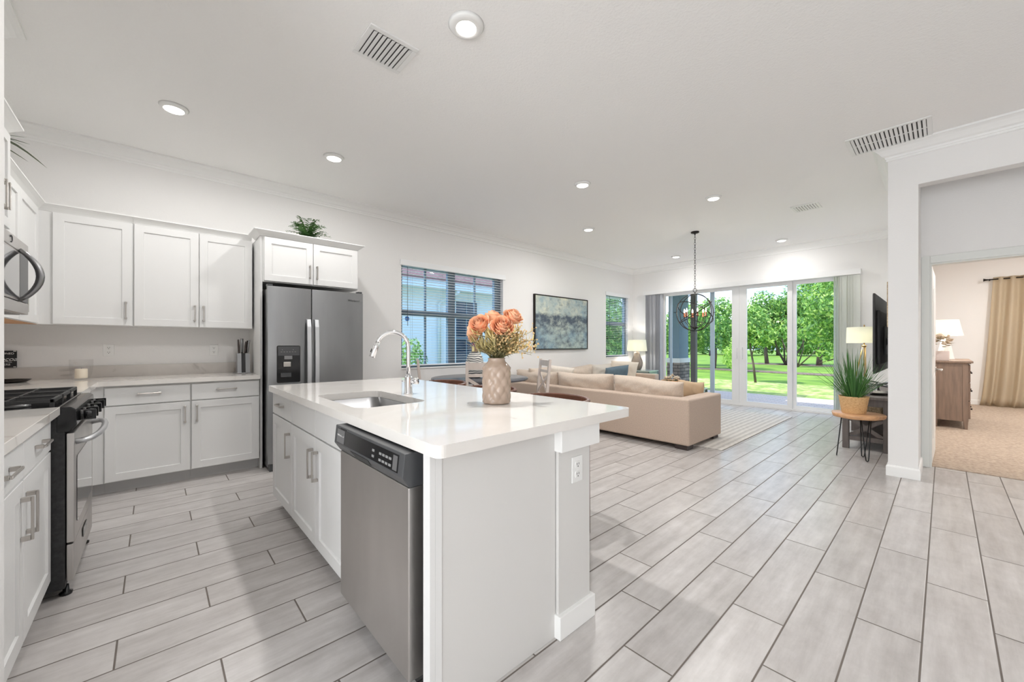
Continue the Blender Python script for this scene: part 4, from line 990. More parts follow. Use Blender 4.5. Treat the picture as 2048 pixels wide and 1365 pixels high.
# ---------------------------------------------------------------- sofa
t = thing('sectional_sofa', 'large beige linen sectional sofa with its back to the kitchen', 'sofa', (-3.5, 6.0, 0))
SXR, SY = -1.955, 4.50
b = MB(); b.box(-4.118, SXR, SY, SY+0.20, 0.055, 0.590, bev=0.022, seg=3); b.build('back_frame', M['sofa'], t)
b = MB(); b.box(-5.09, -4.124, SY, SY+0.20, 0.055, 0.590, bev=0.022, seg=3); b.build('back_frame', M['sofa'], t)
b = MB(); b.box(SXR-0.20, SXR+0.001, SY+0.003, 5.47, 0.055, 0.588, bev=0.022, seg=3); b.build('arm', M['sofa'], t)
b = MB(); b.box(-4.20, SXR-0.201, SY+0.2, 5.45, 0.055, 0.30, bev=0.015); b.box(-5.09, -4.201, SY+0.2, 7.92, 0.055, 0.30, bev=0.015); b.build('base', M['sofa'], t)
b = MB(); b.box(-5.095, -4.90, SY+0.201, 7.92, 0.301, 0.62, bev=0.02, seg=3); b.build('back_frame', M['sofa'], t)
b = MB(); b.box(-5.09, -4.16, 7.921, 8.10, 0.055, 0.585, bev=0.022, seg=3); b.build('arm', M['sofa'], t)
for x0, x1 in ((-4.18, -3.17), (-3.165, -2.16)):
    MB().box(x0, x1, 4.72, 5.46, 0.302, 0.455, bev=0.035, seg=3).build('seat_cushion', M['cush'], t, True)
for y0, y1 in ((4.72, 5.75), (5.755, 6.83), (6.835, 7.91)):
    MB().box(-4.88, -4.19, y0, y1, 0.302, 0.455, bev=0.035, seg=3).build('seat_cushion', M['cush'], t, True)
def put(mb, name, m, parent, loc, rot): 
    o = mb.build(name, m, parent, loc=Vector(loc)-(wloc(parent) if parent else Vector())); o.rotation_euler = rot; return o
for x, w, h, sd in ((-2.635, 0.96, 0.33, 1), (-3.63, 1.0, 0.34, 2), (-4.60, 0.96, 0.33, 3)):
    put(pillow(w, h+0.01, 0.27, 22, 3.2, 0.05, 0.013, sd), 'back_cushion', M['cush'], t, (x, 4.82, 0.442), (R(10), R(2.0 if sd == 1 else -0.5), R(0.5)))
for y, w, h, sd, m in ((5.10, 0.8, 0.38, 4, 'cush'), (5.95, 1.0, 0.36, 5, 'cush'), (6.95, 1.02, 0.38, 6, 'cush_l')):
    put(pillow(w, h, 0.26, 22, 3.2, 0.05, 0.013, sd), 'back_cushion', M[m], t, (-4.79, y, 0.442), (R(10), R(-2.5 if sd == 5 else 1), R(90)))
for x, y in ((SXR-0.105, SY+0.11), (SXR-0.105, 5.37), (-4.9, SY+0.11), (-4.3, 8.0)):
    MB().box(x-0.075, x+0.075, y-0.075, y+0.075, 0.0 if y < 4.8 else 0.013, 0.054, bev=0.003).build('foot', M['foot'], t)
def tpillow(label, w, h, tk, m, loc, rot, seed):
    o = put(pillow(w, h, tk, 20, 3.0, 0.006, 0.006, seed, True), 'throw_pillow', m, None, loc, rot); tag(o, label, 'pillow', 'throw pillows on the sofa'); return o
tpillow('slate blue throw pillow in front of the cream pillow on the sofa', 0.56, 0.36, 0.15, M['blue'], (-4.36, 6.72, 0.458), (R(16), R(-5), R(72)), 21)
tpillow('cream throw pillow at the far end of the sofa by the lamp', 0.64, 0.43, 0.16, M['cream'], (-4.60, 7.32, 0.458), (R(14), R(4), R(62)), 22)
tpillow('tan throw pillow leaning on the near sofa arm', 0.42, 0.29, 0.14, M['tan'], (-2.27, 5.20, 0.456), (R(6), R(6), R(66)), 23)
tpillow('white throw pillow on the sofa corner behind the dining chair', 0.46, 0.42, 0.15, M['cush_l'], (-4.42, 5.05, 0.458), (R(14), R(8), R(50)), 24)

# ---------------------------------------------------------------- rug, tables, lamps
o = MB().box(-4.55, -1.712, 4.82, 7.93, 0.001, 0.012, bev=0.004).build('area_rug', M['rug']); tag(o, 'large woven grey and cream rug under the sofa', 'rug')
t = thing('end_table', 'mirrored teal end table in the corner under the lamp', 'table', (-4.68, 8.33, 0))
ex0, ex1, ey0, ey1 = -4.98, -4.40, 8.12, 8.54
MB().box(ex0+0.01, ex1-0.01, ey0+0.01, ey1-0.01, 0.16, 0.615).build('body', M['teal'], t)
MB().box(ex0, ex1, ey0, ey1, 0.6155, 0.64, bev=0.003).build('table_top', M['teal'], t)
b = MB()
for x in (ex0, ex1-0.03):
    for y in (ey0, ey1-0.03): b.box(x, x+0.03, y, y+0.03, 0.0, 0.615)
b.box(ex0+0.03, ex1-0.03, ey0, ey0+0.012, 0.16, 0.19); b.box(ex0+0.03, ex1-0.03, ey0, ey0+0.012, 0.58, 0.6); b.box(ex1-0.012, ex1, ey0+0.03, ey1-0.03, 0.58, 0.6); b.build('frame', M['tealframe'], t)
def drum(t, x, y, z0, z1, r0, r1, nm='lamp_shade'):
    MB().lathe([(r0, z0), (r0*0.5+r1*0.5, (z0+z1)/2), (r1, z1), (r1-0.003, z1), (r0-0.003, z0)], x, y, 48, False).build(nm, M['shade'], t)
def bulb_light(x, y, z, watts, r=0.04, col=(1.0, 0.96, 0.90)):
    d = bpy.data.lights.new('lamp_bulb_light', 'POINT'); d.energy = watts; d.color = col; d.shadow_soft_size = r
    o = bpy.data.objects.new('lamp_bulb_light', d); C.objects.link(o); o.location = (x, y, z); return o
lx, ly = -4.79, 8.27
t = thing('table_lamp', 'table lamp with streaked ceramic base on the corner end table', 'lamp', (lx, ly, 0.641))
MB().lathe([(0.085, 0.6412), (0.10, 0.66), (0.128, 0.74), (0.132, 0.80), (0.115, 0.88), (0.08, 0.96), (0.06, 1.02), (0.055, 1.05), (0.0, 1.052)], lx, ly, 40, True).build('base', M['ceramic'], t)
MB().tube([(lx, ly, 1.052), (lx, ly, 1.31)], 0.008, 8).build('stem', M['brass'], t)
drum(t, lx, ly, 1.075, 1.335, 0.225, 0.20)
MB().lathe([(0.0, 1.14), (0.028, 1.155), (0.035, 1.185), (0.025, 1.215), (0.0, 1.225)], lx+0.04, ly, 16, False).build('bulb', M['bulb'], t)
bulb_light(lx-0.05, ly, 1.19, 6.0)
t = thing('coffee_table', 'mirrored teal coffee table behind the sofa arm', 'table', (-3.1, 6.5, 0))
cx0, cx1, cy0, cy1 = -3.55, -2.74, 5.95, 7.05
b = MB(); b.box(cx0, cx1, cy0, cy1, 0.455, 0.48, bev=0.003); b.build('table_top', M['teal'], t)
b = MB(); b.box(cx0+0.02, cx1-0.02, cy0+0.02, cy1-0.02, 0.25, 0.4545); b.build('body', M['teal'], t)
b = MB()
for x in (cx0, cx1-0.03):
    for y in (cy0, cy1-0.03): b.box(x, x+0.03, y, y+0.03, 0.0125, 0.4545)
for k in range(5): b.box(cx0+0.12+0.14*k, cx0+0.132+0.14*k, cy0+0.008, cy0+0.0195, 0.26, 0.45); b.box(cx1-0.0195, cx1-0.008, cy0+0.1+0.2*k, cy0+0.112+0.2*k, 0.26, 0.45)
b.build('frame', M['tealframe'], t)
bx, by = -3.20, 6.72
t = thing('wooden_bowl', 'wooden bowl on the coffee table holding white flowers', 'bowl', (bx, by, 0.481))
MB().lathe([(0.06, 0.4805), (0.10, 0.50), (0.17, 0.555), (0.19, 0.60), (0.18, 0.60), (0.15, 0.55), (0.0, 0.51)], bx, by, 36, False).build('bowl', M['stool'], t)
def bloom_ball(bm, c, r, rnd, n=26):
    for k in range(n):
        d = Vector((rnd.gauss(0, 1), rnd.gauss(0, 1), abs(rnd.gauss(0, 1))+0.1)).normalized()
        blade(bm, c + d*r*0.15, c + d*r, r*0.55, 0.15, 3, 0)
def posy(name, label, cat, pts, r, loc, seed, leafm, bm_):
    rnd = random.Random(seed); t = thing(name, label, cat, loc); b = MB(); l = MB()
    for p in pts:
        bloom_ball(b.bm, Vector(p), r*rnd.uniform(0.85, 1.15), rnd)
        for k in range(5):
            a = rnd.uniform(0, 6.28); blade(l.bm, Vector(p)-UP*r*0.5, Vector(p)+Vector((math.cos(a)*r*1.5, math.sin(a)*r*1.5, -r*0.3)), r*0.7, 0.1, 4)
    b.build('blossom', bm_, t); l.build('foliage', leafm, t); return t
posy('white_flowers', 'white flower heads in the wooden bowl', 'flowers', [(bx+a, by+c, 0.615+h) for a, c, h in ((-0.10, 0.0, 0), (0.0, -0.09, 0.01), (0.09, 0.02, 0), (0.02, 0.09, 0.0), (-0.01, 0.0, 0.045), (-0.08, -0.08, 0), (0.09, -0.08, 0.0))], 0.06, (bx, by, 0.56), 31, M['fern'], M['cream'])

# plant on the hairpin stool
sx_, sy_ = -0.625, 5.58
t = thing('plant_stool', 'round live edge wood stool on black hairpin legs', 'stool', (sx_, sy_, 0))
MB().lathe([(0.0, 0.442), (0.205, 0.442), (0.216, 0.450), (0.220, 0.465), (0.222, 0.478), (0.216, 0.485), (0.0, 0.486)], sx_, sy_, 60, False, lambda k, z: 0.008*math.sin(3*2*math.pi*k)+0.005*math.sin(7*2*math.pi*k+1)).build('seat', M['stool'], t)
for fx_, fy_ in ((-0.795, 5.555), (-0.590, 5.665), (-0.535, 5.465)):
    d = Vector((fx_-sx_, fy_-sy_, 0)); n = d.normalized(); sd = Vector((-n.y, n.x, 0)); top = Vector((sx_, sy_, 0.4415)) + n*0.13; ft = Vector((fx_, fy_, 0.006))
    MB().tube([top + sd*0.045, ft.lerp(top, 0.12) + sd*0.016, ft + sd*0.011 + UP*0.01, ft, ft - sd*0.011 + UP*0.01, ft.lerp(top, 0.12) - sd*0.016, top - sd*0.045], 0.005, 8).build('leg', M['wire'], t)
px_, py_ = -0.655, 5.57
t = thing('potted_grass', 'tall green grass plant in a woven basket on the stool', 'plant', (px_, py_, 0.487))
MB().lathe([(0.098, 0.4872), (0.102, 0.50), (0.126, 0.655), (0.129, 0.668), (0.121, 0.668), (0.115, 0.63), (0.0, 0.62)], px_, py_, 48, False, lambda k, z: 0.0025*math.sin(36*2*math.pi*k)*math.cos(z*230)).build('basket', M['basket'], t)
b = MB(); rnd = random.Random(5)
for i in range(210):
    a = rnd.uniform(0, 6.283); r0 = 0.075*math.sqrt(rnd.random()); sp_ = abs(rnd.gauss(0, 0.17)); h = rnd.uniform(0.24, 0.58)*(1-0.35*min(1, sp_/0.4))
    bs = Vector((px_ + r0*math.cos(a), py_ + r0*math.sin(a), 0.625)); tp = bs + Vector((math.cos(a)*(sp_+0.01), math.sin(a)*(sp_+0.01), h)); tp.x = min(tp.x, -0.40 + 0.02*rnd.random())
    blade(b.bm, bs, tp, rnd.uniform(0.006, 0.011), 0.05, 6)
for dx_, dy_, h in ((-0.26, -0.04, 0.43), (-0.20, -0.12, 0.48), (0.16, -0.25, 0.40), (0.22, -0.18, 0.34)): blade(b.bm, (px_, py_, 0.625), (px_+dx_, py_+dy_, 0.625+h), 0.010, 0.05, 6)
b.build('grass_blades', M['grassblade'], t)

# media console with television, lamp and ornaments
t = thing('media_console', 'weathered grey wood media console with crossed end braces', 'console', (-0.62, 6.9, 0))
kx0, kx1, ky0, ky1, kz = -0.815, -0.40, 6.05, 7.85, 0.62
MB().box(kx0-0.015, kx1+0.015, ky0-0.02, ky1+0.02, kz-0.03, kz, bev=0.003).build('table_top', M['grey_wood'], t)
for x in (kx0, kx1-0.06):
    for y in (ky0, ky1-0.06): MB().box(x, x+0.06, y, y+0.06, 0.0, kz-0.0305, bev=0.002).build('leg', M['grey_wood'], t)
b = MB()
for y in (ky0+0.012, ky1-0.048): b.box(kx0+0.061, kx1-0.061, y, y+0.036, kz-0.11, kz-0.031); b.box(kx0+0.061, kx1-0.061, y, y+0.036, 0.10, 0.15)
for x in (kx0+0.012, kx1-0.048): b.box(x, x+0.036, ky0+0.061, ky1-0.061, kz-0.11, kz-0.031)
b.build('rail', M['grey_wood'], t)
b = MB(); b.box(kx0+0.061, kx1-0.061, ky0+0.05, ky1-0.05, 0.105, 0.125); b.box(kx0+0.02, kx1-0.02, ky0+0.062, ky1-0.062, 0.36, 0.38); b.build('shelf', M['grey_wood'], t)
for s in (0, 1):
    b = MB(); xa, xb = kx0+0.062, kx1-0.062
    pl = [(xa, 0.155), (xa+0.04, 0.155), (xb, 0.33), (xb, 0.355), (xb-0.04, 0.355), (xa, 0.18)]
    if s: pl = [(xa+xb-u, z) for u, z in pl]
    b.prism(pl, ky0+0.022+0.008*s, ky0+0.0295+0.008*s); b.build('cross_brace', M['grey_wood'], t)
for k, y in enumerate((6.75, 7.15)): MB().box(kx0+0.02, kx1-0.05, y-0.19, y+0.19, 0.1255, 0.355).build('cupboard', M['grey_wood'], t)
t = thing('storage_basket', 'small woven basket on the shelf of the media console', 'basket', (-0.58, 6.30, 0.381))
b = MB(); b.plate(rrect(-0.70, -0.48, 6.20, 6.42, 0.03), 0.3805, 0.40); b.build('base', M['wicker'], t)
b = MB(); b.plate(rrect(-0.705, -0.475, 6.195, 6.425, 0.035), 0.4005, 0.50, rrect(-0.69, -0.49, 6.21, 6.41, 0.028)); b.build('side', M['wicker'], t)
t = thing('television', 'large flat black television mounted beside the pillar', 'television', (-0.50, 6.7, 0.88))
tx0, ty0, ty1, tz0, tz1 = -0.535, 5.93, 7.50, 0.895, 1.795
b = MB(); b.box(tx0, tx0+0.018, ty0, ty1, tz0, tz1, bev=0.003); b.build('bezel', M['tv'], t)
b = MB(); b.box(tx0-0.002, tx0-0.0001, ty0+0.012, ty1-0.012, tz0+0.016, tz1-0.012); b.build('screen', M['screen'], t)
b = MB(); b.box(tx0+0.0185, tx0+0.052, ty0+0.12, ty1-0.12, tz0+0.10, tz1-0.18, bev=0.012); b.build('rear_housing', M['tv'], t)
b = MB(); b.box(RW-0.012, RW-0.0005, 6.55, 6.87, 1.12, 1.42); b.box(tx0+0.0525, RW-0.0125, 6.66, 6.76, 1.22, 1.30); b.box(tx0+0.0525, tx0+0.062, 6.5, 6.92, 1.1, 1.44); b.build('wall_mount', M['wire'], t)
t = thing('wall_art', 'woven wood framed wall art edge showing beside the pillar', 'wall art', (-0.37, 5.6, 1.6))
MB().box(RW-0.028, RW-0.0005, 5.37, 5.86, 1.395, 1.845, bev=0.003).build('frame', M['wicker'], t)
ax, ay = -0.78, 7.62
t = thing('tripod_lamp', 'white drum shade lamp on brass tripod legs on the media console', 'lamp', (ax, ay, kz+0.001))
drum(t, ax, ay, 1.245, 1.475, 0.20, 0.195)
MB().tube([(ax, ay, 1.20), (ax, ay, 1.51)], 0.008, 8).build('stem', M['brass'], t)
for k in range(3):
    a = R(95+120*k); MB().tube([(ax+0.016*math.cos(a), ay+0.016*math.sin(a), 1.205), (ax+0.13*math.cos(a)*(0.22 if k == 2 else 1), ay+0.13*math.sin(a), kz+0.007)], 0.0065, 8).build('leg', M['brass'], t)
MB().lathe([(0.028, 1.196), (0.028, 1.212), (0.012, 1.216)], ax, ay, 16).build('hub', M['brass'], t)
MB().lathe([(0.0, 1.30), (0.026, 1.315), (0.033, 1.345), (0.022, 1.375), (0.0, 1.385)], ax+0.035, ay, 16, False).build('bulb', M['bulb'], t)
bulb_light(ax-0.04, ay, 1.35, 6.0)
t = thing('silver_sculpture', 'looping dark silver ring sculpture on the media console', 'ornament', (-0.58, 6.75, kz))
b = MB()
for tilt, r, z in ((14, 0.12, 0.715), (-12, 0.14, 0.725)):
    b.tube([(-0.57 + r*0.9*math.cos(R(a)), 6.80 + r*1.2*math.sin(R(a)), z + math.tan(R(tilt))*r*math.cos(R(a))) for a in range(0, 360, 12)], 0.010, 8, True)
b.lathe([(0.05, kz+0.0006), (0.05, kz+0.012), (0.02, kz+0.03), (0.02, 0.715)], -0.57, 6.80, 20); b.build('ring', M['steel_d'], t)
t = thing('silver_dish', 'flat silver dish on the media console under the ring sculpture', 'dish', (-0.55, 6.42, kz))
MB().lathe([(0.05, kz+0.0006), (0.11, kz+0.012), (0.15, kz+0.03), (0.148, kz+0.034), (0.10, kz+0.016), (0.0, kz+0.010)], -0.55, 6.45, 32, False).build('dish', M['silver'], t)
t = thing('geometric_terrarium', 'faceted glass terrarium on the near end of the media console', 'ornament', (-0.62, 6.2, kz))
ico = bmesh.new(); bmesh.ops.create_icosphere(ico, subdivisions=1, radius=0.068); b = MB()
for v in ico.verts: v.co = Vector((v.co.x-0.62, v.co.y+6.19, v.co.z+kz+0.062))
for e in ico.edges: b.tube([e.verts[0].co, e.verts[1].co], 0.0028, 5)
b.build('wire_frame', M['silver'], t); b = MB(); b._take(ico); b.build('panes', M['cup'], t)

# ---------------------------------------------------------------- sliding glass door
t = struct(thing('door_2', 'white framed sliding glass door to the garden', 'door', (-2.7, FY, 0)))
yA, yB = FY+0.03, FY+0.12
b = MB(); b.box(SX0+0.001, SX1-0.001, FY+0.005, FY+0.148, SZ-0.06, SZ-0.001); b.box(SX0+0.001, SX0+0.05, FY+0.005, FY+0.148, 0.001, SZ-0.061); b.box(SX1-0.05, SX1-0.001, FY+0.005, FY+0.148, 0.001, SZ-0.061)
b.box(SX0+0.05, SX1-0.05, FY+0.005, FY+0.148, 0.001, 0.035); b.build('frame', M['vinyl'], t)
def spanel(x0, x1, y0, y1, gx0, gx1, zt=2.335, zb=0.095):
    b = MB(); b.box(x0, gx0, y0, y1, 0.036, SZ-0.061); b.box(gx1, x1, y0, y1, 0.036, SZ-0.061); b.box(gx0, gx1, y0, y1, zt, SZ-0.061); b.box(gx0, gx1, y0, y1, 0.036, zb)
    p = b.build('sash', M['vinyl'], t); MB().box(gx0-0.002, gx1+0.002, (y0+y1)/2-0.003, (y0+y1)/2+0.003, zb-0.002, zt+0.002).build('pane', M['glass'], p); return p
spanel(SX0+0.052, -2.780, FY+0.02, FY+0.062, -4.33, -2.915)
p2 = spanel(-2.778, -1.890, FY+0.02, FY+0.062, -2.645, -1.965)
p3 = spanel(-1.960, SX1-0.052, FY+0.066, FY+0.106, -1.835, -1.175)
b = MB(); b.box(-2.735, -2.715, FY-0.022, FY+0.019, 0.93, 1.17, bev=0.004); b.box(-2.835, -2.815, FY-0.015, FY+0.019, 0.94, 1.16, bev=0.004); b.build('handle', M['vinyl'], t)
sc = MB(); ys0, ys1 = FY+0.112, FY+0.140
sc.box(-4.265, -4.215, ys0, ys1, 0.036, SZ-0.062); sc.box(-3.375, -3.290, ys0, ys1, 0.036, SZ-0.062); sc.box(-4.2145, -3.3755, ys0, ys1, 2.35, SZ-0.062); sc.box(-4.2145, -3.3755, ys0, ys1, 0.036, 0.10)
sd = sc.build('screen_frame', mat('screen_frame_blue', sr(176, 190, 206), 0.4), t)
b = MB(); b.box(-3.395, -3.365, ys0-0.012, ys0-0.0005, 0.98, 1.10, bev=0.003); b.build('latch', M['ctrl'], sd)
o = MB(); o.box(-4.81, -0.92, FY-0.12, FY-0.002, 2.392, 2.482, bev=0.003)
va = o.build('blind_valance', M['vinyl']); tag(va, 'long white valance above the sliding glass door', 'valance')
def vanes(name, label, xs, rot, m, w=0.089):
    t = thing(name, label, 'blind', (sum(xs)/len(xs), FY-0.06, 0.02))
    for i, x in enumerate(xs):
        a = R(rot[i]); c, s = math.cos(a)*w/2, math.sin(a)*w/2; b = MB(); bm = b.bm; prev = None
        pts = []
        for k in range(5):
            f = k/4*2-1; bow = 0.006*(1-f*f); pts.append((x + c*f - math.sin(a)*bow, FY-0.060 + s*f + math.cos(a)*bow))
        off = (-math.sin(a)*0.0012, math.cos(a)*0.0012)
        poly = pts + [(px+off[0], py+off[1]) for px, py in pts[::-1]]
        b.plate(poly, 0.03, 2.388); b.build('vane', m, t)
vanes('vertical_blind', 'grey vertical blind stacked at the left of the sliding door', [-4.735+0.040*k for k in range(10)], [62, 66, 60, 35, 64, 20, 66, 64, 70, 62], M['vblind'])
vanes('vertical_blind', 'pale sheer vertical blind stacked at the right of the sliding door', [-1.265+0.036*k for k in range(9)], [84, 70, 64, 30, 20, 62, 24, 30, 22], M['vblind2'])

# ---------------------------------------------------------------- left wall windows and their blinds
def window(nm, w, single, label):
    y0, y1, z0, z1 = w; t = struct(thing(nm, label, 'window', (WX-0.1, (y0+y1)/2, z0)))
    xf0, xf1 = WX-0.135, WX-0.075; zm = z0 + (z1-z0)*0.535
    b = MB(); b.box(xf0, xf1, y0+0.001, y0+0.05, z0+0.001, z1-0.001); b.box(xf0, xf1, y1-0.05, y1-0.001, z0+0.001, z1-0.001); b.box(xf0, xf1, y0+0.05, y1-0.05, z1-0.05, z1-0.001); b.box(xf0, xf1, y0+0.05, y1-0.05, z0+0.001, z0+0.06)
    bays = [(y0+0.05, y1-0.05)]
    if not single:
        ym = (y0+y1)/2 - 0.06; b.box(xf0, xf1, ym-0.065, ym+0.065, z0+0.06, z1-0.05); bays = [(y0+0.05, ym-0.065), (ym+0.065, y1-0.13)]
        b.box(xf0, xf1, y1-0.13, y1-0.0505, z0+0.06, z1-0.05)
    for a, c in bays: b.box(xf0, xf1-0.01, a, c, zm-0.04, zm+0.04)
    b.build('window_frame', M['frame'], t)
    b = MB()
    for a, c in bays:
        m = (a+c)/2
        if single: continue
        b.box(xf0+0.015, xf1-0.02, m-0.014, m+0.014, z0+0.061, zm-0.041); b.box(xf0+0.015, xf1-0.02, m-0.014, m+0.014, zm+0.041, z1-0.051)
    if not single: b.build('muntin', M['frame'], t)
    for a, c in bays: MB().box(xf0+0.022, xf0+0.027, a-0.002, c+0.002, z0+0.058, z1-0.048).build('pane', M['tintglass'], t)
    MB().box(WX-0.072, WX+0.012, y0+0.001, y1-0.001, z0+0.0005, z0+0.018, bev=0.003).build('window_sill', M['trim'], t)
    return t
window('window_1', W1, False, 'double window behind the dining table')
window('window_2', W2, True, 'narrow window beside the corner lamp')
b = MB(); b.tube([(WX-0.110, 2.72, 1.60), (WX-0.107, 2.72, 1.60)], 0.035, 20); o = b.build('round_sticker', M['bluedot']); tag(o, 'small round blue sticker on the dining window glass', 'sticker')
def blind(label, w, wand):
    y0, y1, z0, z1 = w; t = thing('window_blind', label, 'blind', (WX-0.04, (y0+y1)/2, z0))
    ya, yb = y0+0.008, y1-0.008; xc = WX-0.042
    v = MB(); v.box(WX+0.0005, WX+0.022, y0-0.02, y1+0.045, z1-0.055, z1+0.025, bev=0.004); v.build('valance', M['blind'], t)
    MB().box(xc-0.026, xc+0.026, ya, yb, z1-0.05, z1-0.005).build('headrail', M['blind'], t)
    b = MB(); z = z1-0.08; n = 0
    while z > z0+0.085:
        b.box(xc-0.025, xc+0.025, ya, yb, z-0.0014, z+0.0014); z -= 0.0405; n += 1
    b.build('slats', M['blind'], t)
    MB().box(xc-0.025, xc+0.025, ya, yb, z0+0.045, z0+0.062, bev=0.003).build('bottom_rail', M['blind'], t)
    b = MB(); k = 4 if y1-y0 > 1.2 else 2
    for i in range(k):
        y = ya + (yb-ya)*(0.09 + 0.82*i/(k-1))
        for dx in (-0.0265, 0.0265): b.tube([(xc+dx, y, z0+0.06), (xc+dx, y, z1-0.05)], 0.0010, 4)
    b.build('ladder_cord', M['cord'], t)
    MB().tube([(WX-0.010, y0+wand, z1-0.06), (WX-0.010, y0+wand+0.002, z0+0.62)], 0.004, 6).build('wand', M['cord'], t)
blind('white slatted blind on the double dining window', W1, 0.10)
blind('white slatted blind on the narrow window by the corner lamp', W2, 0.16)
# painting
t = thing('painting', 'large abstract blue and cream painting in a thin dark frame', 'painting', (WX+0.03, 6.0, 1.13))
MB().box(WX+0.010, WX+0.040, 5.235, 6.805, 1.145, 2.150).build('canvas', M['art'], t)
b = MB(); b.box(WX+0.001, WX+0.048, 5.215, 5.2345, 1.125, 2.170); b.box(WX+0.001, WX+0.048, 6.8055, 6.825, 1.125, 2.170); b.box(WX+0.001, WX+0.048, 5.2345, 6.8055, 1.125, 1.1445); b.box(WX+0.001, WX+0.048, 5.2345, 6.8055, 2.1505, 2.170)
b.build('picture_frame', M['bronze'], t)

# ---------------------------------------------------------------- chandelier
hx, hy, hz = -2.714, 6.475, 1.742
t = thing('chandelier', 'black orb chandelier with candle bulbs hanging from the ceiling', 'chandelier', (hx, hy, CZ))
MB().lathe([(0.062, CZ-0.0005), (0.062, CZ-0.018), (0.045, CZ-0.026), (0.010, CZ-0.030), (0.010, CZ-0.05)], hx, hy, 28).build('canopy', M['bronze'], t)
b = MB(); z = CZ-0.045; k = 0
while z > 2.14:
    L = 0.052; ax = (rt if k % 2 else fw)
    c = Vector((hx, hy, z-L/2+0.004)); b.tube([c + ax*0.011*math.cos(R(a)) + UP*(L/2)*math.sin(R(a)) for a in range(0, 360, 30)], 0.0028, 5, True); z -= L-0.010; k += 1
ztop = z
b.tube([Vector((hx, hy, ztop-0.022)) + (rt*math.cos(R(a)) + UP*math.sin(R(a)))*0.030 for a in range(0, 360, 20)], 0.004, 6, True); b.build('chain', M['bronze'], t)
H0 = Vector((hx, hy, hz))
b = MB(); b.tube([H0+UP*(ztop-0.05-hz), H0-UP*0.27], 0.007, 8); b.lathe([(0.0, hz-0.285), (0.015, hz-0.28), (0.022, hz-0.262), (0.05, hz-0.25), (0.05, hz-0.238), (0.01, hz-0.23)], hx, hy, 20); b.build('stem', M['bronze'], t)
def ring(n, r=0.298):
    n = n.normalized(); a = n.orthogonal().normalized(); c = n.cross(a)
    MB().tube([H0 + (a*math.cos(R(q)) + c*math.sin(R(q)))*r for q in range(0, 360, 6)], 0.0065, 6, True).build('ring', M['bronze'], t)
ring(fw); ring(fw*0.42+rt*0.9); ring(fw*0.42-rt*0.9); ring(UP*0.80+rt*0.55+fw*0.12, 0.292); ring(UP*0.80-rt*0.55+fw*0.12, 0.292)
b = MB()
for s in (-1, 1): b.tube([H0+rt*s*0.292, H0+rt*s*0.345], 0.005, 6)
b.build('pivot_pin', M['bronze'], t)
for k in range(6):
    a = R(18+60*k); d = rt*math.cos(a) + fw*math.sin(a)
    p = [H0+d*0.03-UP*0.245, H0+d*0.09-UP*0.225, H0+d*0.15-UP*0.15, H0+d*0.165-UP*0.07]
    am = MB().tube(p, 0.0048, 6).build('arm', M['bronze'], t)
    q = H0+d*0.165
    MB().lathe([(0.012, q.z-0.07), (0.022, q.z-0.062), (0.022, q.z-0.056), (0.0135, q.z-0.054), (0.0135, q.z+0.004)], q.x, q.y, 12).build('candle_sleeve', mat('copper_sleeve', sr(120, 72, 48), 0.4) if k == 0 else bpy.data.materials['copper_sleeve'], am)
    MB().lathe([(0.006, q.z+0.0045), (0.011, q.z+0.020), (0.0115, q.z+0.030), (0.007, q.z+0.048), (0.0015, q.z+0.068)], q.x, q.y, 12).build('bulb', M['bulb'], am)
bulb_light(hx+0.03, hy-0.03, hz+0.03, 4.0, 0.03)

# ---------------------------------------------------------------- ceiling lights and vents
def can_light(x, y, label, watts=9.0, r=0.085, group='round ceiling lights', lens=0.74):
    t = thing('ceiling_light', label, 'ceiling light', (x, y, CZ), group)
    MB().lathe([(r*lens, CZ-0.020), (r*(lens+0.04), CZ-0.024), (r*0.95, CZ-0.016), (r*1.08, CZ-0.0005)], x, y, 40, True).build('trim_ring', M['white'], t)
    MB().lathe([(0.0, CZ-0.027), (r*lens*0.82, CZ-0.026), (r*(lens-0.005), CZ-0.0205)], x, y, 32, False).build('lens', M['lens'], t)
    d = bpy.data.lights.new('downlight', 'AREA'); d.shape = 'DISK'; d.size = r*lens*1.76; d.energy = watts; d.color = (1.0, 0.985, 0.965)
    o = bpy.data.objects.new('downlight', d); C.objects.link(o); o.location = (x, y, CZ-0.030)
LW = 11.0
can_light(-1.84, 1.32, 'round ceiling light with a wide ring beside the nearest vent', LW*1.3, 0.095, lens=0.60)
can_light(-3.993, 0.111, 'lit round ceiling light above the corner of the kitchen counters', LW*0.55)
can_light(-3.996, 1.293, 'lit round ceiling light in front of the refrigerator', LW*0.5)
can_light(-2.765, 3.60, 'lit round ceiling light in the middle of the ceiling beyond the island', LW*0.8)
can_light(-1.924, 5.13, 'lit round ceiling light nearest the small ceiling vent and pillar', LW*0.8)
can_light(-3.774, 5.065, 'lit round ceiling light above the dining window end of the sofa', LW)
can_light(-1.906, 8.084, 'lit round ceiling light close to the right end of the sliding door', LW*0.35)
can_light(-3.729, 7.977, 'lit round ceiling light left of the chandelier by the far corner', LW*0.35)
can_light(1.1, 7.3, 'added fill light on the bedroom ceiling, nearer its door', 24.0)  # this and the next are unseen fixtures added to brighten the bedroom
can_light(1.6, 10.2, 'added fill light on the bedroom ceiling, nearer the curtain', 28.0)

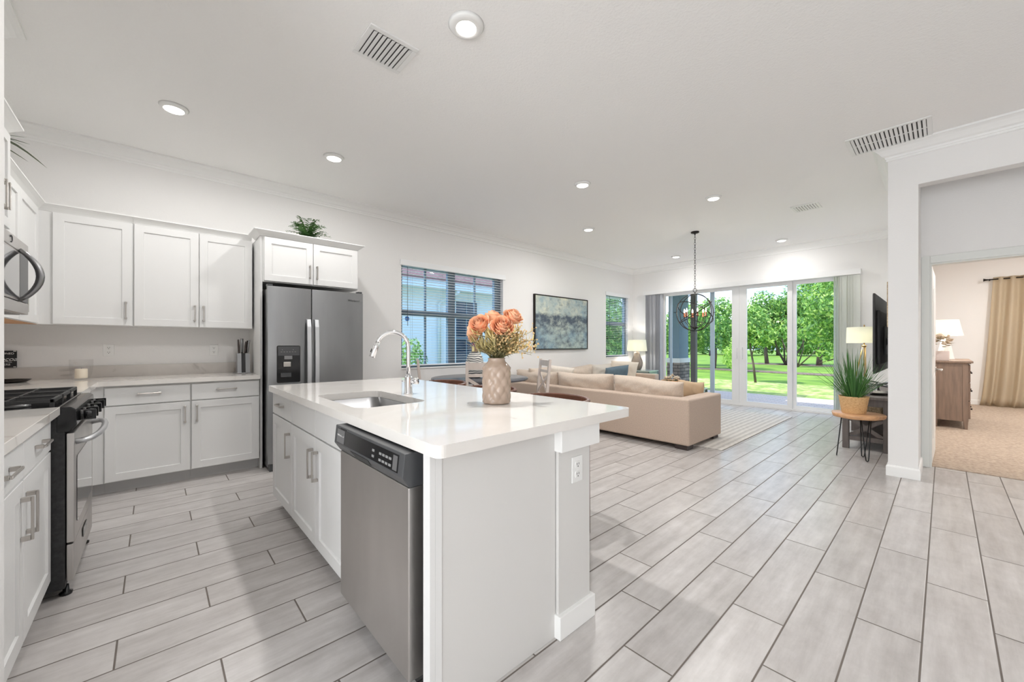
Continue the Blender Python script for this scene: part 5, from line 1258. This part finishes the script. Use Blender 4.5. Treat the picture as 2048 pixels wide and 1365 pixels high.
def vent(label, x0, x1, y0, y1, n, along, split=False, tilt=35, ww=0.33):
    t = thing('ceiling_vent', label, 'vent', ((x0+x1)/2, (y0+y1)/2, CZ)); fr = 0.030; z0, z1 = CZ-0.010, CZ-0.0008
    MB().box(x0+fr, x1-fr, y0+fr, y1-fr, CZ-0.0012, CZ-0.0004).build('duct', M['duct'], t)
    b = MB()
    b.box(x0, x0+fr, y0, y1, z0, z1, bev=0.002); b.box(x1-fr, x1, y0, y1, z0, z1, bev=0.002); b.box(x0+fr, x1-fr, y0, y0+fr, z0, z1, bev=0.002); b.box(x0+fr, x1-fr, y1-fr, y1, z0, z1, bev=0.002)
    b.build('frame', M['white'], t)
    if split: MB().box(x0+fr, x1-fr, (y0+y1)/2-0.004, (y0+y1)/2+0.004, z0, z1).build('divider', M['white'], t)
    b = MB(); a0, a1 = (y0+fr, y1-fr) if along == 'X' else (x0+fr, x1-fr); p = (a1-a0)/n
    for k in range(n):
        c = a0 + p*(k+0.5); w = p*ww; dz = w*math.tan(R(tilt))
        if along == 'X': poly = [(c-w, z0-0.006), (c+w, z0-0.006+2*dz*0.4), (c+w, z0-0.004+2*dz*0.4), (c-w, z0-0.004)]; b.prism(poly, x0+fr, x1-fr, lambda u, d, z: (d, u, z))
        else: poly = [(c-w, z0-0.004), (c+w, z0-0.004+0.006), (c+w, z0-0.002+0.006), (c-w, z0-0.002)]; b.prism(poly, y0+fr, y1-fr, lambda u, d, z: (u, d, z))
    b.build('louvers', M['white'], t)
vent('square white ceiling vent nearest the camera', -2.475, -2.185, 0.907, 1.213, 9, 'X', False, 28, 0.40)
vent('wide white return vent in the ceiling above the pillar', -0.598, -0.065, 4.571, 5.005, 17, 'Y', True)
vent('small square ceiling vent over the living room', -1.380, -1.085, 6.258, 6.553, 8, 'Y')

# ---------------------------------------------------------------- bedroom
t = thing('dresser', 'brown wooden dresser just inside the bedroom', 'dresser', (0.05, 9.2, 0.008))
dx0, dx1, dy0, dy1, dz0 = -0.130, 0.235, 8.56, 10.0, 0.0085
MB().box(dx0+0.01, dx1, dy0+0.015, dy1-0.015, 0.12, 0.945).build('body', M['dress'], t)
b = MB(); b.box(dx0-0.01, dx1+0.045, dy0-0.02, dy1+0.02, 0.957, 0.985, bev=0.005); b.box(dx0, dx1+0.025, dy0-0.008, dy1+0.008, 0.9455, 0.957, bev=0.003); b.build('top', M['dress'], t)
for x in (dx0+0.012, dx1-0.055):
    for y in (dy0+0.005, dy1-0.06): b = MB(); b.prism([(x, 0.945), (x+0.055, 0.945), (x+0.055, 0.2), (x+0.048, dz0), (x+0.018, dz0), (x, 0.2)], y, y+0.009 if y < 9 else y+0.055, bev=0.002); b.build('leg', M['dress'], t)
for x in (dx0+0.03, dx1-0.037): MB().box(x-0.012, x+0.014, dy0+0.0155, dy0+0.055, dz0, 0.119).build('leg', M['dress'], t)
for r_ in range(3):
    for c_ in range(2):
        b = MB(); y0_ = dy0+0.06+c_*0.67; z0_ = 0.155+r_*0.262; b.box(dx1+0.0005, dx1+0.020, y0_, y0_+0.65, z0_, z0_+0.25, bev=0.003); d = b.build('drawer', M['dress'], t)
        b = MB()
        for q in (0.16, 0.49): b.lathe([(0.0, 0), (0.0, 0)], 0, 0, 4, False) if False else b.tube([(dx1+0.0205, y0_+q, z0_+0.13), (dx1+0.042, y0_+q, z0_+0.13)], [0.008, 0.014], 10)
        b.build('knob', M['bronze'], d)
t = thing('dresser_lamp', 'white shade lamp on the bedroom dresser', 'lamp', (0.02, 9.25, 0.986))
qx, qy = 0.015, 9.30
MB().lathe([(0.100, 0.9862), (0.102, 0.995), (0.094, 1.01), (0.078, 1.12), (0.058, 1.24), (0.035, 1.33), (0.02, 1.36)], qx, qy, 32).build('base', M['whitecer'], t)
MB().lathe([(0.195, 1.365), (0.170, 1.48), (0.145, 1.615), (0.142, 1.615), (0.167, 1.48), (0.192, 1.365)], qx, qy, 40, False).build('lamp_shade', M['shade'], t)
MB().tube([(qx, qy, 1.3605), (qx, qy, 1.56)], 0.006, 8).build('stem', M['brass'], t)
MB().lathe([(0.0, 1.43), (0.025, 1.445), (0.03, 1.47), (0.02, 1.50), (0.0, 1.51)], qx+0.035, qy, 14, False).build('bulb', M['bulb'], t)
bulb_light(qx-0.04, qy, 1.48, 12.0, 0.03, (1.0, 0.90, 0.78))
t = thing('planter_box', 'square white embossed planter on the bedroom dresser', 'planter', (-0.02, 8.80, 0.986))
b = MB(); b.plate(rrect(-0.085, 0.055, 8.73, 8.87, 0.006), 0.9855, 1.125, rrect(-0.077, 0.047, 8.738, 8.862, 0.004)); b.box(-0.0765, 0.0465, 8.7385, 8.8615, 0.986, 1.05)
for k in range(4):
    for j in range(4): b.prism([(-0.067+0.034*k-0.015, 1.005+0.032*j), (-0.067+0.034*k, 0.991+0.032*j), (-0.067+0.034*k+0.015, 1.005+0.032*j), (-0.067+0.034*k, 1.019+0.032*j)], 8.7265, 8.7295)
b.build('box', M['planter'], t)
posy('white_bouquet', 'white blossoms with grey green leaves in the embossed planter', 'flowers', [(-0.02+a, 8.80+c, 1.235+h) for a, c, h in ((-0.07, -0.05, 0.02), (0.0, -0.07, 0.06), (0.06, -0.03, 0.0), (-0.04, 0.03, 0.08), (0.04, 0.04, 0.08), (0.02, -0.08, -0.02), (-0.03, -0.07, 0.10), (0.075, 0.02, 0.03))], 0.062, (-0.02, 8.80, 1.13), 33, M['olive'], M['cream'])
t = thing('curtain', 'beige pleated floor length curtain in the bedroom', 'curtain', (1.0, 12.2, 0.01))
b = MB(); bm = b.bm; NU, NZ = 120, 18; G = []
for i in range(NU+1):
    f = i/NU; col = []
    for j in range(NZ+1):
        z = 0.012 + (2.545-0.012)*j/NZ; s = j/NZ; x = 0.48 + 0.17*(s**0.7) + f*(1.35 - 0.10*s)
        amp = 0.050 - 0.018*s; y = 12.195 + amp*math.sin(f*2*math.pi*8.5 + 0.5*math.sin(f*9)) + 0.010*math.sin(f*47+2*s)
        col.append(bm.verts.new((x + 0.02*math.sin(f*31)*(1-s), y, z)))
    G.append(col)
for i in range(NU):
    for j in range(NZ): f = bm.faces.new([G[i][j], G[i+1][j], G[i+1][j+1], G[i][j+1]]); f.smooth = True
bmesh.ops.solidify(bm, geom=bm.faces[:], thickness=0.004); b.build('drape', M['drape'], t)
t = thing('curtain_rod', 'dark curtain rod with flared finial above the beige curtain', 'curtain rod', (1.0, 12.2, 2.53))
MB().tube([(0.585, 12.195, 2.505), (2.4, 12.195, 2.505)], 0.011, 10).build('rod', M['bronze'], t)
MB().tube([(0.5845, 12.195, 2.505), (0.565, 12.195, 2.505), (0.525, 12.195, 2.505)], [0.012, 0.015, 0.030], 14).build('finial', M['bronze'], t)
MB().box(0.60, 0.615, 12.206, 12.2995, 2.49, 2.52).build('bracket', M['bronze'], t)

# ---------------------------------------------------------------- garden
struct(MB().box(-7.2, 1.4, FY+0.152, 11.35, -0.12, -0.03).build('patio', M['paver']))
def ground(name, x0, x1, y0, y1, m, z, label, hill=False, n=40):
    b = MB(); bm = b.bm; G = [[bm.verts.new((x0+(x1-x0)*i/n, y0+(y1-y0)*j/n, z + ((max(0, (y0+(y1-y0)*j/n)-30)/60)**1.4*2.2 if hill else 0))) for j in range(n+1)] for i in range(n+1)]
    for i in range(n):
        for j in range(n): bm.faces.new([G[i][j], G[i+1][j], G[i+1][j+1], G[i][j+1]])
    o = b.build(name, m); tag(o, label, 'lawn', kind='stuff'); return o
ground('lawn', -90, 60, 11.36, 110, M['lawn'], -0.112, 'bright green lawn beyond the sliding door', False)
ground('side_lawn', -40, -5.32, -6, 11.355, M['drylawn'], -0.112, 'strip of grass between the house and the neighbour', False, 10)
ground('dry_grass', -14, 3, 11.37, 16.0, M['drylawn'], -0.104, 'dry sunlit grass nearest the patio', False, 10)
def bed(label, pts): o = MB().plate(pts, -0.1095, -0.09).build('mulch_bed', M['mulch']); tag(o, label, 'mulch bed', kind='stuff')
bed('long strip of brown mulch across the lawn', [(-16, 21.5), (-8, 21.8), (-3.0, 21.0), (4, 20.2), (4, 21.6), (-3.0, 22.4), (-8, 23.2), (-16, 23.0)])
def blob(cx, cy, rx, ry): return [(cx+rx*math.cos(R(a)), cy+ry*math.sin(R(a))) for a in range(0, 360, 20)]
bed('mulch patch under the multi stemmed tree', blob(-8.0, 31.3, 2.2, 1.3)); bed('mulch patch under the tall right hand tree', blob(-5.4, 31.2, 2.3, 1.2))
def leaves(blobs, n, size, seed, share=(0.45, 0.35, 0.20)):
    rnd = random.Random(seed); V = []; Fc = []; MI = []; tot = sum(r[3]*r[4]*r[5] for r in blobs)
    for (cx, cy, cz, rx, ry, rz) in blobs:
        for k in range(int(n*rx*ry*rz/tot)):
            d = Vector((rnd.gauss(0, 1), rnd.gauss(0, 1), rnd.gauss(0, 1))).normalized(); q = 0.45 + 0.58*rnd.random()**0.6
            q *= 1 + 0.12*math.sin(5*d.x+seed)*math.sin(6*d.y+2)*math.sin(5*d.z+1)
            p = Vector((cx+d.x*rx*q, cy+d.y*ry*q, cz+d.z*rz*q))
            nn = (d + Vector((rnd.uniform(-1, 1), rnd.uniform(-1, 1), rnd.uniform(-0.6, 1)))*0.9).normalized(); a = nn.orthogonal().normalized(); a = (Matrix.Rotation(rnd.uniform(0, 6.28), 3, nn) @ a); c = nn.cross(a); s = size*rnd.uniform(0.6, 1.3)
            i = len(V); V += [p-a*s, p-c*s*0.42+nn*s*0.1, p+a*s, p+c*s*0.42+nn*s*0.1]; Fc.append((i, i+1, i+2, i+3))
            u = rnd.random(); MI.append(0 if u < share[0] else 1 if u < share[0]+share[1] else 2)
    me = bpy.data.meshes.new('leaves'); me.from_pydata([tuple(v) for v in V], [], Fc)
    for m in ('leaf1', 'leaf2', 'leaf3'): me.materials.append(M[m])
    me.polygons.foreach_set('material_index', MI); me.update(); return me
def tree(label, x, y, trunk, blobs, n, size, seed, name='tree', group=None, share=(0.45, 0.35, 0.20), sc=1.0):
    t = thing(name, label, 'tree' if name == 'tree' else 'shrub', (x, y, -0.11), group)
    o = bpy.data.objects.new('foliage', leaves(blobs, n, size, seed, share)); C.objects.link(o); o.parent = t
    b = MB()
    for pts, r0, r1 in trunk:
        m = len(pts); b.tube(pts, [r0+(r1-r0)*i/(m-1) for i in range(m)], 8)
    if trunk: o2 = b.build('trunk', M['bark'], t, loc=(0, 0, 0))
    t.scale = (sc,)*3; return t
tree('slim young tree with leaning trunk nearest the patio', -4.45, 15.6, [([(0, 0, 0), (-0.08, 0.02, 0.7), (-0.18, 0.02, 1.3), (-0.22, 0, 2.0)], 0.045, 0.02), ([(-0.12, 0, 1.0), (-0.02, 0, 1.5), (0.1, 0, 1.9)], 0.02, 0.01)],
     [(-0.15, 0, 2.15, 0.62, 0.6, 0.62), (0.25, -0.1, 1.75, 0.5, 0.5, 0.42), (-0.35, 0.1, 1.7, 0.42, 0.45, 0.4), (-0.1, 0, 2.6, 0.35, 0.35, 0.35)], 3000, 0.07, 41, share=(0.3, 0.4, 0.3), sc=0.94)
tree('broad dark green tree left of the young tree', -8.6, 23.0, [([(0, 0, 0), (0.1, 0, 0.8), (0.1, 0, 2.0)], 0.13, 0.07)], [(0, 0, 3.2, 2.0, 1.8, 1.5), (1.0, -0.4, 2.3, 1.2, 1.2, 1.0), (-1.2, 0, 2.3, 1.3, 1.2, 1.1), (0.2, 0, 4.2, 1.2, 1.2, 0.8)], 6000, 0.12, 42, sc=0.80)
tree('round green tree seen through the chandelier', -11.2, 25.5, [([(0, 0, 0), (0, 0, 2.0)], 0.14, 0.08)], [(0, 0, 3.4, 2.3, 2.0, 1.7), (0.9, 0, 2.2, 1.4, 1.2, 1.1), (-1.2, 0, 2.4, 1.4, 1.2, 1.2), (0, 0, 4.7, 1.3, 1.2, 0.9)], 6000, 0.13, 43, sc=0.76)
tree('two trunked tree in the middle of the lawn', -8.2, 31.2, [([(0, 0, 0), (-0.1, 0, 1.0), (0, 0, 2.2)], 0.16, 0.09)], [(0.2, 0, 3.5, 1.7, 1.5, 1.5), (1.0, 0, 2.7, 1.2, 1.1, 0.9), (-0.9, 0, 2.7, 1.1, 1.1, 0.9), (-0.3, 0, 5.0, 1.0, 1.0, 0.9), (0.9, 0, 4.6, 0.9, 0.9, 0.8)], 6500, 0.12, 44, sc=0.86)
tree('multi stemmed small tree beside the two trunked tree', -7.3, 32.0, [([(0, 0, 0), (-0.5, 0, 1.0), (-0.7, 0, 2.2)], 0.08, 0.03), ([(0.05, 0, 0), (0.2, 0, 1.1), (0.1, 0, 2.3)], 0.08, 0.03), ([(0.1, 0, 0), (0.8, 0, 1.0), (1.2, 0, 2.0)], 0.07, 0.03), ([(-0.05, 0, 0), (-0.1, 0, 1.2), (-0.3, 0, 2.2)], 0.06, 0.03)],
     [(0.2, 0, 2.9, 1.6, 1.2, 0.9), (0.6, 0, 3.7, 1.1, 1.0, 0.9)], 4500, 0.13, 45)
tree('tall leafy tree at the right of the lawn', -5.3, 31.0, [([(0, 0, 0), (0.05, 0, 1.2), (0, 0, 3.0)], 0.20, 0.10)], [(0, 0, 4.6, 2.6, 2.2, 2.0), (1.2, 0, 2.8, 1.3, 1.4, 1.3), (-1.4, 0, 3.8, 1.4, 1.3, 1.1), (0.6, 0, 6.4, 1.8, 1.5, 1.2), (0.9, -0.5, 1.8, 0.8, 0.8, 0.9)], 9000, 0.13, 46, sc=0.86)
tree('near tree with hanging branches behind the right blind', -2.05, 15.5, [([(0.5, 0, 0), (0.45, 0, 1.0), (0.3, 0, 2.2)], 0.09, 0.05), ([(0.45, 0, 1.0), (-0.2, 0, 0.9), (-0.6, 0, 0.75)], 0.03, 0.012)], [(0, 0, 2.6, 1.0, 1.0, 0.9), (-0.5, 0, 1.9, 0.55, 0.6, 0.6), (0.2, 0, 3.6, 0.9, 0.9, 0.7), (-0.45, -0.1, 1.2, 0.35, 0.4, 0.4), (0.5, 0, 1.7, 0.7, 0.7, 0.8)], 6500, 0.075, 47, share=(0.35, 0.4, 0.25))
tree('thin grey branching shrub left of the tall tree', -5.85, 28.2, [([(0, 0, 0), (-0.5, 0, 0.9), (-0.9, 0, 2.0)], 0.04, 0.01), ([(0, 0, 0), (0.3, 0, 1.1), (0.2, 0, 2.4)], 0.04, 0.01), ([(0, 0, 0), (0.9, 0, 1.0), (1.5, 0, 1.9)], 0.04, 0.01), ([(0, 0, 0), (-0.1, 0, 1.2), (-0.4, 0, 2.5)], 0.04, 0.01)], [(0, 0, 2.3, 1.2, 1.0, 0.7)], 700, 0.09, 48, 'shrub')
tree('pale yellow flowering shrub beside the door stile', -6.9, 21.0, [], [(0, 0, 0.75, 0.55, 0.5, 0.65), (0.15, 0, 1.4, 0.35, 0.35, 0.4)], 1500, 0.07, 49, 'shrub', share=(0.05, 0.25, 0.7))
tree('big tree seen through the narrow window', -12.6, 18.5, [([(0, 0, 0), (0, 0, 1.8)], 0.12, 0.07)], [(0, 0, 2.9, 1.8, 1.8, 1.4), (0.8, 0, 1.9, 1.2, 1.2, 0.9), (-0.6, 0, 4.0, 1.2, 1.2, 0.9), (0, 0, 1.0, 1.3, 1.2, 0.8)], 6500, 0.12, 50)
# the far tree line: one tree, then copies
first = tree('tree in the far tree line, far left end', -30.0, 57.0, [([(0, 0, 0), (0, 0, 3)], 0.2, 0.1)], [(0, 0, 2.6, 3.0, 2.2, 1.7), (1.8, 0, 1.5, 2.0, 1.8, 1.4), (-1.8, 0, 1.6, 2.0, 1.8, 1.5), (0.5, 0, 3.9, 1.6, 1.4, 1.0)], 5000, 0.20, 51, group='trees in the far tree line')
for k, (x, y, s, lb) in enumerate(((-25.5, 54, 0.95, 'tree in the far tree line, seen left of the porch column'), (-21.5, 58, 1.1, 'tree in the far tree line, seen behind the porch column'), (-17.5, 53, 0.9, 'tree in the far tree line, seen beside the chandelier'), (-13.8, 57, 1.1, 'tree in the far tree line, behind the young tree'), (-9.8, 60, 0.85, 'tree in the far tree line, behind the centre pane'), (-6.0, 55, 1.0, 'tree in the far tree line, behind the tall right tree'), (-1.5, 58, 1.1, 'tree in the far tree line, at its right end'), (-35, 52, 1.1, 'tree in the far tree line, seen through the narrow window'))):
    r = dup(first, (x, y, -0.11), (0, 0, 0.9*k), lb, s)
    
# porch column, post and beam
t = thing('porch_column', 'blue grey porch column with stacked stone base outside the sliding door', 'column', (-4.9, 10.5, -0.03))
cx0, cx1, cy0, cy1 = -5.02, -4.73, 10.30, 10.85
MB().box(cx0, cx1, cy0, cy1, 0.86, 2.70).build('shaft', M['stucco'], t)
MB().box(cx0-0.04, cx1+0.04, cy0-0.04, cy1+0.04, 0.74, 0.859, bev=0.004).build('cap', M['capw'], t)
MB().box(cx0-0.03, cx1+0.03, cy0-0.03, cy1+0.03, -0.029, 0.739).build('stone_base', M['stone'], t)
o = MB().box(-4.465, -4.34, 10.38, 10.50, -0.029, 2.70).build('screen_post', M['screenpost']); tag(o, 'dark bronze post beside the porch column', 'post')
b = MB(); b.box(-7.2, -3.4, FY+0.16, 11.2, 2.701, 2.86); o = b.build('porch_roof', M['nwhite']); struct(o)

# neighbouring house
t = thing('neighbour_house', 'pale neighbouring house with tiled eave seen through the dining window', 'house', (-9, 6, -0.11))
MB().box(-8.75, -8.50, 0.5, 11.2, -0.11, 2.60).build('wall', M['nwall'], t)
b = MB(); b.box(-8.495, -7.98, 0.3, 11.4, 2.56, 2.60); b.build('soffit', M['nwhite'], t)
MB().box(-7.9795, -7.955, 0.3, 11.4, 2.55, 2.715).build('fascia', M['nwhite'], t)
b = MB(); b.prism([(-7.90, 2.72), (-7.90, 2.76), (-13.0, 5.0), (-13.0, 4.9)], 0.2, 11.5); b.build('roof', M['roof'], t)
w = MB(); w.box(-8.4995, -8.46, 5.66, 5.745, 0.55, 2.45); w.box(-8.4995, -8.46, 6.425, 6.51, 0.55, 2.45); w.box(-8.4995, -8.46, 5.745, 6.425, 2.34, 2.45); w.box(-8.4995, -8.455, 5.62, 6.55, 0.47, 0.55)
wf = w.build('window_trim', M['nwhite'], t)
MB().box(-8.4995, -8.48, 5.746, 6.424, 0.551, 2.339).build('pane', M['npane'], wf)
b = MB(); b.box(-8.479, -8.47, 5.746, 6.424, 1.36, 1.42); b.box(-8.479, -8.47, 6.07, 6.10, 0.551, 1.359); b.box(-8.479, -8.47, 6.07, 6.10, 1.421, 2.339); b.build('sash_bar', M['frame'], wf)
b = MB(); b.tube([(-8.0, 5.52, 2.55), (-8.05, 5.50, 2.48), (-8.38, 5.28, 2.30), (-8.44, 5.24, 2.22), (-8.44, 5.24, -0.05)], 0.045, 8); b.build('downspout', M['nwhite'], t)
b = MB(); b.box(-8.4995, -8.47, 8.2, 8.35, -0.1, 2.55); b.build('corner_board', M['nwhite'], t)
b = MB(); b.box(-8.20, -7.86, 5.20, 5.42, -0.11, 0.62); o = b.build('utility_box', M['screenpost']); tag(o, 'dark utility box against the neighbouring house', 'utility box')
tree('bright green shrub outside the lower left of the dining window', -6.9, 3.65, [], [(0, 0, 0.75, 0.30, 0.34, 0.72)], 1600, 0.045, 52, 'shrub', share=(0.15, 0.4, 0.45))
